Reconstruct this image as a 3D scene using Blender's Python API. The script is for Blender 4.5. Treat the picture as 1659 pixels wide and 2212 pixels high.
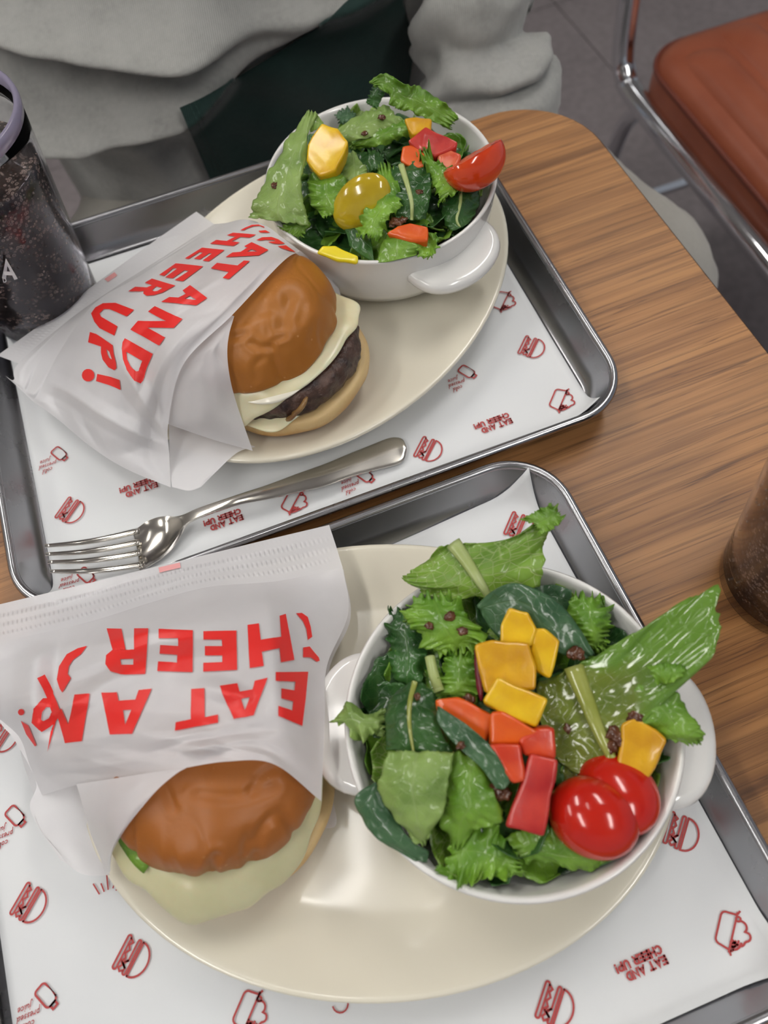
import bpy, bmesh, math, random
from mathutils import Vector, Matrix, noise
from mathutils.bvhtree import BVHTree
from mathutils.geometry import tessellate_polygon

for o in list(bpy.data.objects): bpy.data.objects.remove(o)
scene = bpy.context.scene
COL = scene.collection
random.seed(7)

# ------------------------------------------------------------------ camera
# world: z = 0 is the table top, camera stands 40 cm above it at x = y = 0
F, PITCH, ROLL, H = 1774.33, 1.0965, -0.1608, 0.40
CAM = Vector((0, 0, H))
_c, _s = math.cos(PITCH), math.sin(PITCH)
FWD = Vector((0, _c, -_s)); _R = Vector((1, 0, 0)); _U = Vector((0, _s, _c))
_cr, _sr = math.cos(ROLL), math.sin(ROLL)
RIGHT = _cr*_R + _sr*_U; UP = -_sr*_R + _cr*_U
cam_d = bpy.data.cameras.new('camera'); cam = bpy.data.objects.new('camera', cam_d); COL.objects.link(cam)
cam_d.sensor_fit = 'VERTICAL'; cam_d.sensor_height = 36.0; cam_d.lens = F/2212*36
cam_d.clip_start = 0.01
M3 = Matrix((RIGHT, UP, -FWD)).transposed()
cam.matrix_world = Matrix.Translation(CAM) @ M3.to_4x4()
cam_d.dof.use_dof = True; cam_d.dof.focus_distance = 0.41; cam_d.dof.aperture_fstop = 8.5
scene.camera = cam

# ------------------------------------------------------------------ world and exposure
w = bpy.data.worlds.new('room_light'); scene.world = w; w.use_nodes = True
bg = w.node_tree.nodes['Background']; bg.inputs[0].default_value = (0.80, 0.86, 0.95, 1); bg.inputs[1].default_value = 0.30
vs = scene.view_settings
vs.view_transform = 'Standard'; vs.look = 'None'; vs.gamma = 1; vs.exposure = 0.0; vs.use_curve_mapping = False
LAMP = 19.0          # strength of the ceiling panels

# ------------------------------------------------------------------ helpers
def ray(px, py):
    return RIGHT*((px-829.5)/F) - UP*((py-1106)/F) + FWD
def at(px, py, z):
    d = ray(px, py); return CAM + d*((z-H)/d.z)
def aty(px, py, y):
    d = ray(px, py); return CAM + d*(y/d.y)
def pix(p):
    v = Vector(p)-CAM; k = F/v.dot(FWD)
    return 829.5+k*v.dot(RIGHT), 1106-k*v.dot(UP)
def crop(x0, y0, s):
    return lambda x, y: (x0+x/s, y0+y/s)

def mesh(name, verts, faces, mat=None, parent=None, smooth=True, uv=None, link=True):
    me = bpy.data.meshes.new(name); me.from_pydata([tuple(v) for v in verts], [], faces); me.update()
    if smooth: me.polygons.foreach_set('use_smooth', [True]*len(me.polygons))
    if uv:
        l = me.uv_layers.new(name='uv')
        for lp in me.loops: l.data[lp.index].uv = uv[lp.vertex_index]
    if mat: me.materials.append(mat)
    o = bpy.data.objects.new(name, me)
    COL.objects.link(o)
    if parent: o.parent = parent
    return o
def empty(name, loc=(0, 0, 0), rz=0):
    o = bpy.data.objects.new(name, None); COL.objects.link(o); o.location = loc; o.rotation_euler = (0, 0, rz)
    o.empty_display_size = .02
    return o
def tag(o, label, cat, group=None):
    o['label'] = label; o['category'] = cat
    if group: o['group'] = group
    return o
def struct(o, label=None):
    o['kind'] = 'structure'
    if label: o['label'] = label
    return o
def bevel(o, w, n=3):
    m = o.modifiers.new('bevel', 'BEVEL'); m.width = w; m.segments = n; m.limit_method = 'ANGLE'; m.angle_limit = .5; return o
def subsurf(o, n=2):
    m = o.modifiers.new('sub', 'SUBSURF'); m.levels = n; m.render_levels = n; return o
def solid(o, t, off=0):
    m = o.modifiers.new('solid', 'SOLIDIFY'); m.thickness = t; m.offset = off; return o
def gridfaces(nu, nv, close_u=False, close_v=False):
    f = []
    for i in range(nu if close_u else nu-1):
        for j in range(nv if close_v else nv-1):
            a = i*nv+j; b = ((i+1) % nu)*nv+j; c = ((i+1) % nu)*nv+(j+1) % nv; d = i*nv+(j+1) % nv
            f.append((a, b, c, d))
    return f
def cat(p0, p1, p2, p3, t):
    return 0.5*((2*p1)+(p2-p0)*t+(2*p0-5*p1+4*p2-p3)*t*t+(3*p1-p0-3*p2+p3)*t*t*t)
def curve(pts, u):
    n = len(pts)-1; x = min(max(u, 0), 1)*n; i = min(int(x), n-1); t = x-i
    P = lambda k: pts[k] if 0 <= k <= n else (2*pts[0]-pts[1] if k < 0 else 2*pts[n]-pts[n-1])
    return cat(P(i-1), P(i), P(i+1), P(i+2), t)
def sstep(a, b, x):
    t = min(max((x-a)/(b-a), 0), 1); return t*t*(3-2*t)
def lathe(name, prof, n=64, mat=None, parent=None, sx=1, sy=1):
    v = []; 
    for i in range(n):
        a = 2*math.pi*i/n
        for r, z in prof: v.append((r*math.cos(a)*sx, r*math.sin(a)*sy, z))
    return mesh(name, v, gridfaces(n, len(prof), True), mat, parent)
def tube(name, pts, rad, n=12, mat=None, parent=None, flat=None, cap=True):
    pts = [Vector(p) for p in pts]; m = len(pts)
    if not hasattr(rad, '__len__'): rad = [rad]*m
    v = []; f = []; ref = None
    for i, p in enumerate(pts):
        t = (pts[min(i+1, m-1)]-pts[max(i-1, 0)]).normalized()
        if ref is None:
            ref = Vector((0, 0, 1)) if abs(t.z) < .9 else Vector((1, 0, 0))
        a = (ref-t*ref.dot(t)).normalized(); b = t.cross(a); ref = a
        for k in range(n):
            q = 2*math.pi*k/n
            v.append(p+(a*math.cos(q)*(flat or 1)+b*math.sin(q))*rad[i])
    f = gridfaces(m, n, False, True)
    if cap: f += [tuple(range(n))[::-1], tuple(range((m-1)*n, m*n))]
    return mesh(name, v, f, mat, parent)
def smoothpts(pts, n):
    pts = [Vector(p) for p in pts]
    return [curve(pts, i/(n-1)) for i in range(n)]
def copy_tree(o, parent=None):
    c = o.copy(); COL.objects.link(c); c.parent = parent
    for ch in list(o.children): copy_tree(ch, c)
    return c
def ribbons(name, lines, width, mp, mat, parent=None):
    """flat printed strokes: 2-D polylines turned to ribbons, each point carried to 3-D by mp"""
    V = []; Fc = []
    for ln in lines:
        closed = len(ln) > 2 and ln[0] == ln[-1]
        pts = [Vector((p[0], p[1])) for p in ln]
        if closed: pts = pts[:-1]
        n = len(pts); base = len(V)
        for i in range(n):
            a = pts[(i-1) % n] if closed or i > 0 else pts[i]; b = pts[(i+1) % n] if closed or i < n-1 else pts[i]
            d1 = (pts[i]-a); d2 = (b-pts[i])
            if d1.length < 1e-9: d1 = d2
            if d2.length < 1e-9: d2 = d1
            d1.normalize(); d2.normalize(); t = (d1+d2)
            if t.length < 1e-6: t = d1
            t.normalize(); nn = Vector((-t.y, t.x)); k = 1/max(.5, nn.dot(Vector((-d1.y, d1.x))))
            q = pts[i].copy()
            if not closed and i == 0: q -= t*width*.3
            if not closed and i == n-1: q += t*width*.3
            for s in (-1, 1): V.append(mp(*(q+nn*(s*k*width/2))))
        m = n if closed else n-1
        for i in range(m):
            j = (i+1) % n; Fc.append((base+2*i, base+2*j, base+2*j+1, base+2*i+1))
    return mesh(name, V, Fc, mat, parent, smooth=False)

# ------------------------------------------------------------------ materials
def mat(name, color=(.8, .8, .8), rough=.5, metal=0, **kw):
    m = bpy.data.materials.new(name); m.use_nodes = True
    b = m.node_tree.nodes['Principled BSDF']
    b.inputs['Base Color'].default_value = (*color, 1); b.inputs['Roughness'].default_value = rough; b.inputs['Metallic'].default_value = metal
    for k, v in kw.items(): b.inputs[k.replace('_', ' ')].default_value = v
    return m
class NT:
    def __init__(s, m): s.t = m.node_tree; s.b = s.t.nodes.get('Principled BSDF')
    def n(s, typ, **kw):
        x = s.t.nodes.new(typ)
        for k, v in kw.items():
            if k.startswith('i_'): x.inputs[k[2:].replace('_', ' ')].default_value = v
            else: setattr(x, k, v)
        return x
    def l(s, a, b): s.t.links.new(a, b)
    def coord(s, out='Object', scale=(1, 1, 1), rot=(0, 0, 0)):
        c = s.n('ShaderNodeTexCoord'); m = s.n('ShaderNodeMapping'); m.inputs['Scale'].default_value = scale; m.inputs['Rotation'].default_value = rot
        s.l(c.outputs[out], m.inputs[0]); return m.outputs[0]
    def noise(s, vec, scale, detail=4, rough=.5, dist=0):
        x = s.n('ShaderNodeTexNoise'); x.inputs['Scale'].default_value = scale; x.inputs['Detail'].default_value = detail
        x.inputs['Roughness'].default_value = rough; x.inputs['Distortion'].default_value = dist
        if vec: s.l(vec, x.inputs['Vector'])
        return x.outputs['Fac']
    def ramp(s, fac, stops):
        r = s.n('ShaderNodeValToRGB'); e = r.color_ramp.elements
        while len(e) < len(stops): e.new(.5)
        for q, (p, c) in zip(e, stops): q.position = p; q.color = (*c, 1) if len(c) == 3 else c
        s.l(fac, r.inputs[0]); return r.outputs[0]
    def mix(s, fac, a, b, blend='MIX'):
        x = s.n('ShaderNodeMix', data_type='RGBA', blend_type=blend)
        for sock, v in ((x.inputs[0], fac), (x.inputs[6], a), (x.inputs[7], b)):
            if hasattr(v, 'links'): s.l(v, sock)
            elif hasattr(v, '__len__'): sock.default_value = (*v, 1)
            else: sock.default_value = v
        return x.outputs[2]
    def math(s, op, a, b=0., c=None):
        x = s.n('ShaderNodeMath', operation=op)
        for i, v in enumerate((a, b) if c is None else (a, b, c)):
            if hasattr(v, 'links'): s.l(v, x.inputs[i])
            else: x.inputs[i].default_value = v
        return x.outputs[0]
    def bump(s, h, strength=.2, dist=.001):
        x = s.n('ShaderNodeBump'); x.inputs['Strength'].default_value = strength; x.inputs['Distance'].default_value = dist
        s.l(h, x.inputs['Height']); s.l(x.outputs[0], s.b.inputs['Normal']); return x
    def base(s, c): s.l(c, s.b.inputs['Base Color'])

def speckled(name, c1, c2, scale, rough=.5, bump=0, bscale=None, dist=.0005, detail=4, lo=.35, hi=.65, **kw):
    m = mat(name, c1, rough, **kw); t = NT(m); v = t.coord()
    f = t.noise(v, scale, detail); t.base(t.ramp(f, [(lo, c1), (hi, c2)]))
    if bump: t.bump(t.noise(v, bscale or scale*3, 5), bump, dist)
    return m

M = {}
# wood laminate, grain along local x
def wood():
    m = mat('wood_laminate', (.4, .2, .1), .42); t = NT(m)
    v = t.coord('Object', (2.2, 60, 60)); v2 = t.coord('Object', (7, 420, 420)); v3 = t.coord('Object', (3, 9, 9))
    a = t.noise(v, 1.6, 5, .55, .25); b = t.noise(v2, 1.0, 3, .6); c = t.noise(v3, 1.5, 3)
    col = t.ramp(a, [(.30, (.16, .058, .016)), (.44, (.30, .125, .036)), (.56, (.43, .195, .062)), (.75, (.52, .255, .085))])
    fine = t.ramp(b, [(.33, (.42, .36, .33)), (.50, (1, 1, 1))])
    col = t.mix(.75, col, fine, 'MULTIPLY')
    line = t.noise(t.coord('Object', (1.5, 84, 84)), 2.2, 3, .55, .5)
    dark = t.ramp(line, [(.466, (1, 1, 1)), (.49, (.22, .15, .12)), (.507, (1, 1, 1))])
    col = t.mix(.8, col, dark, 'MULTIPLY')
    col = t.mix(t.ramp(c, [(.35, (0, 0, 0)), (.7, (.35, .35, .35))]), col, (.50, .27, .125))
    t.base(col); t.bump(b, .12, .0003); return m
M['wood'] = wood()
M['edge'] = mat('dark_edge', (.018, .013, .012), .5)
def steel(name, c, r, sc):
    m = mat(name, c, r, 1.0); t = NT(m); v = t.coord('Object', sc)
    f = t.noise(v, 14, 6, .6); t.l(t.ramp(f, [(.3, (r*.75,)*3), (.7, (r*1.35,)*3)]), t.b.inputs['Roughness'])
    s = t.noise(t.coord(), 22, 4); t.base(t.mix(t.ramp(s, [(.45, (0, 0, 0)), (.75, (.45, .45, .45))]), c, tuple(x*.78 for x in c)))
    t.bump(f, .03, .0003); return m
M['tray'] = steel('brushed_aluminium', (.41, .41, .43), .24, (1, 1, 1))
M['fork'] = steel('stainless_steel', (.66, .63, .58), .16, (1, 1, 1))
M['chrome'] = mat('chrome', (.78, .79, .82), .08, 1.0)
M['liner'] = speckled('liner_paper', (.72, .74, .765), (.765, .78, .795), 9, .55, .08, 60, .0004)
M['print'] = mat('liner_print_red', (.46, .055, .055), .6)
M['print_red'] = mat('bag_print_red', (.82, .028, .024), .42)
M['print_faint'] = mat('bag_seam_print', (.84, .38, .38), .45)
def paper(name, c, tr, rough=.38):
    m = mat(name, c, rough); t = NT(m); v = t.coord()
    t.base(t.ramp(t.noise(v, 60, 4), [(.3, tuple(x*.94 for x in c)), (.7, c)]))
    t.bump(t.noise(v, 140, 5), .22, .0006)
    tl = t.n('ShaderNodeBsdfTranslucent'); tl.inputs[0].default_value = (.9, .88, .86, 1)
    tp = t.n('ShaderNodeBsdfTransparent'); ms = t.n('ShaderNodeMixShader'); ms.inputs[0].default_value = tr
    ms2 = t.n('ShaderNodeMixShader'); ms2.inputs[0].default_value = .10
    out = t.t.nodes['Material Output']
    t.l(t.b.outputs[0], ms.inputs[1]); t.l(tl.outputs[0], ms.inputs[2]); t.l(ms.outputs[0], ms2.inputs[1]); t.l(tp.outputs[0], ms2.inputs[2]); t.l(ms2.outputs[0], out.inputs[0])
    return m
M['bag'] = paper('glassine_bag_paper', (.87, .86, .89), .25, .33)
M['plate'] = speckled('cream_glaze', (.77, .725, .605), (.79, .75, .63), 12, .16, 0, Coat_Weight=.4, Coat_Roughness=.06)
M['bowl'] = speckled('white_glaze', (.80, .79, .77), (.82, .81, .79), 12, .14, 0, Coat_Weight=.4, Coat_Roughness=.05)
def bun(name, top, mid, low, z0, z1):
    m = mat(name, top, .46, Coat_Weight=.06, Coat_Roughness=.3, Subsurface_Weight=.08, Subsurface_Radius=(.01, .005, .002), Subsurface_Scale=.4); t = NT(m)
    c = t.n('ShaderNodeTexCoord'); sp = t.n('ShaderNodeSeparateXYZ'); t.l(c.outputs['Object'], sp.inputs[0])
    f = t.noise(t.coord(), 55, 6, .6); g = t.math('ADD', sp.outputs[2], t.math('MULTIPLY', t.math('SUBTRACT', f, .5), (z1-z0)*1.3))
    mr = t.n('ShaderNodeMapRange'); mr.inputs[1].default_value = z0; mr.inputs[2].default_value = z1; t.l(g, mr.inputs[0])
    col = t.ramp(mr.outputs[0], [(0, low), (.35, mid), (.8, top)])
    sp2 = t.n('ShaderNodeTexVoronoi'); sp2.inputs['Scale'].default_value = 260; t.l(t.coord(), sp2.inputs['Vector'])
    dots = t.ramp(sp2.outputs['Distance'], [(.10, (1, 1, 1)), (.2, (0, 0, 0))])
    msk = t.ramp(t.noise(t.coord(), 90, 2), [(.56, (0, 0, 0)), (.62, (.35, .35, .35))])
    col = t.mix(t.mix(1, dots, msk, 'MULTIPLY'), col, (.70, .38, .16)); t.base(col)
    t.bump(t.noise(t.coord(), 200, 6), .30, .0008); return m
M['bun_a'] = bun('bun_crust_brown', (.36, .112, .013), (.48, .175, .024), (.60, .30, .08), 0, .024)
M['bun_b'] = bun('bun_crust_golden', (.40, .140, .014), (.58, .235, .026), (.68, .34, .07), 0, .026)
M['bun_low'] = bun('bun_bottom', (.70, .50, .24), (.58, .33, .11), (.40, .17, .045), 0, .014)
M['cheese_g'] = speckled('melted_cheese_pale_green', (.58, .56, .33), (.64, .61, .38), 60, .30, .1, 120, Subsurface_Weight=.2, Subsurface_Scale=.01)
M['cheese_w'] = speckled('melted_cheese_ivory', (.74, .66, .42), (.80, .74, .52), 60, .26, .12, 120, Subsurface_Weight=.2, Subsurface_Scale=.01)
M['sauce'] = mat('white_sauce', (.82, .78, .66), .18)
M['patty'] = speckled('grilled_patty', (.028, .014, .013), (.115, .062, .045), 130, .38, 1.0, 160, .003)
M['onion_c'] = speckled('browned_onion', (.34, .20, .07), (.16, .07, .03), 90, .25)
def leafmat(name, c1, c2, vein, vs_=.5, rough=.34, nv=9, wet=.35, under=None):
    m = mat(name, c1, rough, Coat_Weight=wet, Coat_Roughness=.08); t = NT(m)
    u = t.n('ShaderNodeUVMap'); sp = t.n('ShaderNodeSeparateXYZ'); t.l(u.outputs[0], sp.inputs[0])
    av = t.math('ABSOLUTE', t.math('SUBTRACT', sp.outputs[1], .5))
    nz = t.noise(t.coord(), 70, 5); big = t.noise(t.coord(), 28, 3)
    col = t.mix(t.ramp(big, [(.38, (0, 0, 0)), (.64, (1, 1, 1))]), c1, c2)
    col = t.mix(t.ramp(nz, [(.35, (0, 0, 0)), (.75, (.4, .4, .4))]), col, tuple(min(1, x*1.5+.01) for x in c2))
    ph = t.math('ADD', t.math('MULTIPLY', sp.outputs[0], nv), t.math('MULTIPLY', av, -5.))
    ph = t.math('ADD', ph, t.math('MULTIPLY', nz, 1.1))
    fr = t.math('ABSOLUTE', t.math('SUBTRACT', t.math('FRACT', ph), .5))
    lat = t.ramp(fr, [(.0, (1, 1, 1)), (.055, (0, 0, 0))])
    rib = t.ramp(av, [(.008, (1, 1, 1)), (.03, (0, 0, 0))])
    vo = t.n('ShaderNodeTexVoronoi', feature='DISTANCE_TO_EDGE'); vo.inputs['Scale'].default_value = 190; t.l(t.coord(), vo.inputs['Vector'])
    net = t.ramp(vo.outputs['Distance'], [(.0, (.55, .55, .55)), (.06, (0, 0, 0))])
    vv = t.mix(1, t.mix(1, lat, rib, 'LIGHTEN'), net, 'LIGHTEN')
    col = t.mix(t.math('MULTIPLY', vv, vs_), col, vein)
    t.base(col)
    bb = t.math('ADD', t.math('MULTIPLY', nz, 1.2), t.math('MULTIPLY', vv, -.35))
    t.bump(bb, .4, .0012)
    tl = t.n('ShaderNodeBsdfTranslucent'); t.l(t.mix(1, col, (1.0, 1.0, .35), 'MULTIPLY'), tl.inputs[0])
    ms = t.n('ShaderNodeMixShader'); ms.inputs[0].default_value = .22
    t.l(t.b.outputs[0], ms.inputs[1]); t.l(tl.outputs[0], ms.inputs[2]); t.l(ms.outputs[0], t.t.nodes['Material Output'].inputs[0])
    return m
M['romaine'] = leafmat('romaine_green', (.135, .28, .025), (.235, .40, .05), (.50, .58, .26), .8)
M['lettuce'] = leafmat('lettuce_green', (.11, .265, .020), (.21, .40, .04), (.30, .44, .12), .3)
M['lettuce_pale'] = leafmat('lettuce_pale', (.20, .335, .07), (.30, .44, .115), (.38, .50, .20), .4, .42)
M['frisee'] = leafmat('frisee_green', (.10, .265, .018), (.24, .45, .045), (.34, .52, .12), .2)
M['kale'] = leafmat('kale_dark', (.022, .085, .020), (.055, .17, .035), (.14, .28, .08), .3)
M['spinach'] = leafmat('spinach_dark', (.020, .080, .018), (.045, .135, .028), (.11, .22, .06), .35, .28, 7)
M['spinach_blue'] = leafmat('spinach_bluegreen', (.045, .12, .055), (.075, .17, .075), (.15, .26, .12), .3, .26, 7)
M['dressed'] = leafmat('dressed_leaf', (.12, .19, .022), (.19, .24, .03), (.30, .36, .10), .45, .2, 9, .9)
def half_dressed():
    # olive dressing covers the rib side, the free edge stays plain green
    m = M['dressed']; t = NT(m); b = t.b.inputs['Base Color']; src = b.links[0].from_socket
    u = t.n('ShaderNodeUVMap'); sp = t.n('ShaderNodeSeparateXYZ'); t.l(u.outputs[0], sp.inputs[0])
    e = t.math('ADD', sp.outputs[1], t.math('MULTIPLY', t.math('SUBTRACT', t.noise(t.coord(), 45, 4), .5), .35))
    t.base(t.mix(t.ramp(e, [(.66, (0, 0, 0)), (.80, (1, 1, 1))]), src, (.17, .34, .045)))
half_dressed()
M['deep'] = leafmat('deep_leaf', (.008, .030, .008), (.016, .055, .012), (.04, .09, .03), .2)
M['stem'] = speckled('leaf_stem', (.34, .42, .13), (.44, .52, .22), 70, .3)
M['stem_olive'] = speckled('leaf_stem_dressed', (.26, .30, .05), (.34, .37, .09), 70, .2, Coat_Weight=.5)
M['radicchio'] = speckled('red_leaf', (.13, .008, .022), (.22, .02, .04), 60, .3)
def pepper(name, c, c2):
    m = speckled(name, c, c2, 70, .30, .35, 110, .0014, Coat_Weight=.28, Coat_Roughness=.12, Subsurface_Weight=.12, Subsurface_Radius=(.01, .006, .001), Subsurface_Scale=.2)
    return m
M['pep_y'] = pepper('yellow_pepper', (.70, .38, .005), (.86, .56, .012))
M['pep_y2'] = pepper('deep_yellow_pepper', (.58, .27, .004), (.76, .42, .01))
M['pep_l'] = pepper('lemon_yellow_pepper', (.85, .68, .01), (.90, .76, .02))
M['pep_o'] = pepper('orange_red_pepper', (.70, .085, .008), (.78, .13, .01))
M['pep_r'] = pepper('red_pepper', (.56, .030, .010), (.72, .08, .02))
M['pep_c'] = pepper('crimson_pepper', (.40, .012, .014), (.60, .05, .035))
M['tomato'] = speckled('tomato_skin', (.50, .012, .006), (.62, .026, .008), 30, .16, 0, Coat_Weight=.35, Coat_Roughness=.10, Subsurface_Weight=.2, Subsurface_Scale=.004)
M['tomato_o'] = speckled('tomato_skin_orange_red', (.66, .045, .008), (.74, .08, .012), 30, .12, 0, Coat_Weight=.6, Coat_Roughness=.05)
M['tflesh'] = speckled('tomato_flesh', (.62, .07, .035), (.74, .20, .10), 110, .2, .2, 140)
M['ytom'] = speckled('yellow_tomato_skin', (.46, .32, .012), (.60, .44, .02), 45, .14, .1, 60, Coat_Weight=.6)
M['scar'] = mat('stem_scar', (.10, .055, .02), .6)
M['relish'] = speckled('brown_relish', (.07, .022, .010), (.16, .065, .03), 160, .16, .6, 220, .001)
M['dressing'] = mat('olive_dressing', (.20, .16, .02), .05, Transmission_Weight=.7, IOR=1.4)
M['dressing'].use_backface_culling = False
M['bead'] = mat('dressing_bead', (.55, .48, .22), .03, Transmission_Weight=.8, IOR=1.38)
def floor_mat():
    m = mat('vinyl_tile', (.10, .09, .09), .5); t = NT(m); v = t.coord()
    a = t.noise(v, 3.5, 6, .6); b = t.noise(v, 60, 4)
    c = t.ramp(a, [(.3, (.175, .152, .160)), (.7, (.245, .215, .224))]); t.base(t.mix(.35, c, t.ramp(b, [(.3, (.135, .118, .125)), (.7, (.28, .25, .255))])))
    return m
M['tile'] = floor_mat()
M['joint'] = mat('tile_joint', (.050, .044, .047), .8)
M['leather'] = speckled('terracotta_leatherette', (.27, .066, .028), (.315, .084, .038), 18, .42, .25, 420, .0006)
M['welt'] = mat('terracotta_welt', (.16, .035, .018), .5)
def fabric(name, c1, c2, sc=(1, 1, 1)):
    m = mat(name, c1, .92, Sheen_Weight=.25); t = NT(m); v = t.coord('Object', sc)
    a = t.noise(v, 260, 3); b = t.noise(v, 40, 4)
    t.base(t.mix(t.ramp(b, [(.35, (0, 0, 0)), (.65, (.6, .6, .6))]), t.mix(a, c1, c2), c2)); 
    w = t.n('ShaderNodeTexWave'); w.inputs['Scale'].default_value = 230; w.inputs['Distortion'].default_value = 1.2; t.l(v, w.inputs['Vector'])
    t.bump(t.math('ADD', w.outputs['Fac'], a), .35, .0008); return m
M['sweat'] = fabric('heather_grey_jersey', (.27, .27, .255), (.43, .43, .41))
M['rib'] = fabric('grey_rib_knit', (.30, .30, .285), (.42, .42, .40))
M['green'] = fabric('bottle_green_cotton', (.004, .020, .017), (.008, .034, .029))
M['stitch'] = mat('green_stitch', (.022, .060, .052), .8)
M['trousers'] = fabric('stone_cotton', (.36, .34, .30), (.43, .41, .37))
M['skin'] = mat('skin', (.55, .33, .24), .5, Subsurface_Weight=.1)
M['hair'] = speckled('dark_hair', (.012, .009, .008), (.03, .022, .018), 200, .45)
M['shoe'] = mat('shoe_white', (.6, .6, .58), .6)
M['black'] = mat('black_rubber', (.015, .015, .016), .6)
def cupmat():
    m = mat('clear_plastic', (.93, .92, .97), .05, Transmission_Weight=1.0, IOR=1.10); return m
M['cup'] = cupmat()
M['cup_rim'] = mat('clear_plastic_rim', (.50, .46, .62), .08, Transmission_Weight=.55, IOR=1.4)
def cola():
    m = mat('cola', (.02, .01, .006), .12, Coat_Weight=.5); t = NT(m); v = t.coord()
    vo = t.n('ShaderNodeTexVoronoi'); vo.inputs['Scale'].default_value = 420; t.l(v, vo.inputs['Vector'])
    a = t.noise(v, 55, 4); cl = t.ramp(a, [(.40, (0, 0, 0)), (.56, (1, 1, 1))])
    ring = t.ramp(vo.outputs['Distance'], [(.12, (.25, .25, .25)), (.30, (1, 1, 1)), (.45, (.1, .1, .1))])
    t.base(t.mix(t.mix(1, cl, ring, 'MULTIPLY'), (.010, .006, .005), (.26, .20, .165)))
    t.bump(vo.outputs['Distance'], .3, .0006); return m
M['cola'] = cola()
M['bubble'] = mat('gas_bubble', (.42, .34, .28), .05, Transmission_Weight=.35, IOR=1.2)
M['ice'] = mat('ice', (.75, .72, .72), .12, Transmission_Weight=.75, IOR=1.31)
M['white_print'] = mat('white_print', (.78, .79, .80), .5)
M['ceil'] = speckled('ceiling_white', (.72, .71, .69), (.75, .74, .72), 6, .8)
M['wallm'] = speckled('wall_warm_white', (.58, .55, .51), (.62, .59, .55), 4, .8)
def emit(name, c, s):
    m = bpy.data.materials.new(name); m.use_nodes = True; t = m.node_tree; t.nodes.remove(t.nodes['Principled BSDF'])
    e = t.nodes.new('ShaderNodeEmission'); e.inputs[0].default_value = (*c, 1); e.inputs[1].default_value = s
    t.links.new(e.outputs[0], t.nodes['Material Output'].inputs[0]); return m
M['lamp'] = emit('lit_diffuser', (1.0, .97, .92), LAMP)
M['lamp_frame'] = mat('lamp_frame', (.6, .6, .6), .4)

# ------------------------------------------------------------------ room: floor, ceiling, walls, lamps
FZ = -0.74; CZ = 2.0; TH = .24
def box(name, x0, x1, y0, y1, z0, z1, m, parent=None, bev=0, loc=None):
    v = [(x, y, z) for z in (z0, z1) for x, y in ((x0, y0), (x1, y0), (x1, y1), (x0, y1))]
    f = [(3, 2, 1, 0), (4, 5, 6, 7), (0, 1, 5, 4), (1, 2, 6, 5), (2, 3, 7, 6), (3, 0, 4, 7)]
    o = mesh(name, v, f, m, parent, smooth=False)
    if bev: bevel(o, bev, 2)
    return o
fl = struct(box('floor', -3.2, 3.2, -2.6, 4.0, FZ-.06, FZ-.004, M['joint']), 'grey vinyl tile floor with fine joints')
ts = .60; tile_me = None
e1 = Vector((math.cos(TH), math.sin(TH), 0)); e2 = Vector((-math.sin(TH), math.cos(TH), 0))
J = Vector((.6506, 1.3809, 0)); j1 = J.dot(e1); j2 = Vector((.76, 1.20, 0)).dot(e2)
for i in range(-9, 7):
    for k in range(-10, 8):
        c = e1*(j1+(i+.5)*ts)+e2*(j2+(k+.5)*ts)
        if not (-3.15 < c.x < 3.15 and -2.5 < c.y < 3.95): continue
        if tile_me is None:
            g = ts/2-.0012
            t0 = box('tile', -g, g, -g, g, -.004, 0, M['tile'], fl, .001); tile_me = t0.data
        else:
            t0 = bpy.data.objects.new('tile', tile_me); COL.objects.link(t0); t0.parent = fl; bm_ = t0.modifiers.new('bevel', 'BEVEL'); bm_.width = .001; bm_.segments = 2
        t0.location = (c.x, c.y, FZ); t0.rotation_euler = (0, 0, TH)
struct(box('ceiling', -3.2, 3.2, -2.6, 4.0, CZ, CZ+.08, M['ceil']), 'white cafe ceiling')
struct(box('wall_back', -3.2, 3.2, 4.0, 4.1, FZ, CZ, M['wallm']), 'warm white wall behind the seated person')
struct(box('wall_left', -3.3, -3.2, -2.6, 4.0, FZ, CZ, M['wallm']), 'warm white side wall')
def ceiling_light(x, y, lx, ly, label):
    r = tag(empty('ceiling_light', (x, y, CZ)), label, 'light', 'ceiling panels')
    box('frame', -lx/2-.03, lx/2+.03, -ly/2-.03, ly/2+.03, -.035, 0, M['lamp_frame'], r, .004)
    box('diffuser', -lx/2, lx/2, -ly/2, ly/2, -.042, -.036, M['lamp'], r)
ceiling_light(-.95, 1.25, .20, 1.2, 'bright strip ceiling lamp above the grey sweatshirt side')
ceiling_light(.85, 1.25, .20, 1.2, 'bright strip ceiling lamp above the red chair')
ceiling_light(-1.1, -.75, .20, 1.2, 'bright strip ceiling lamp behind the viewer on the left')
ceiling_light(1.0, -.85, .20, 1.2, 'bright strip ceiling lamp behind the viewer on the right')
ceiling_light(-.20, .42, .045, .5, 'bright strip ceiling lamp right above the plates')
ceiling_light(-2.3, .4, .20, 1.2, 'bright strip ceiling lamp by the side wall')

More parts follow.
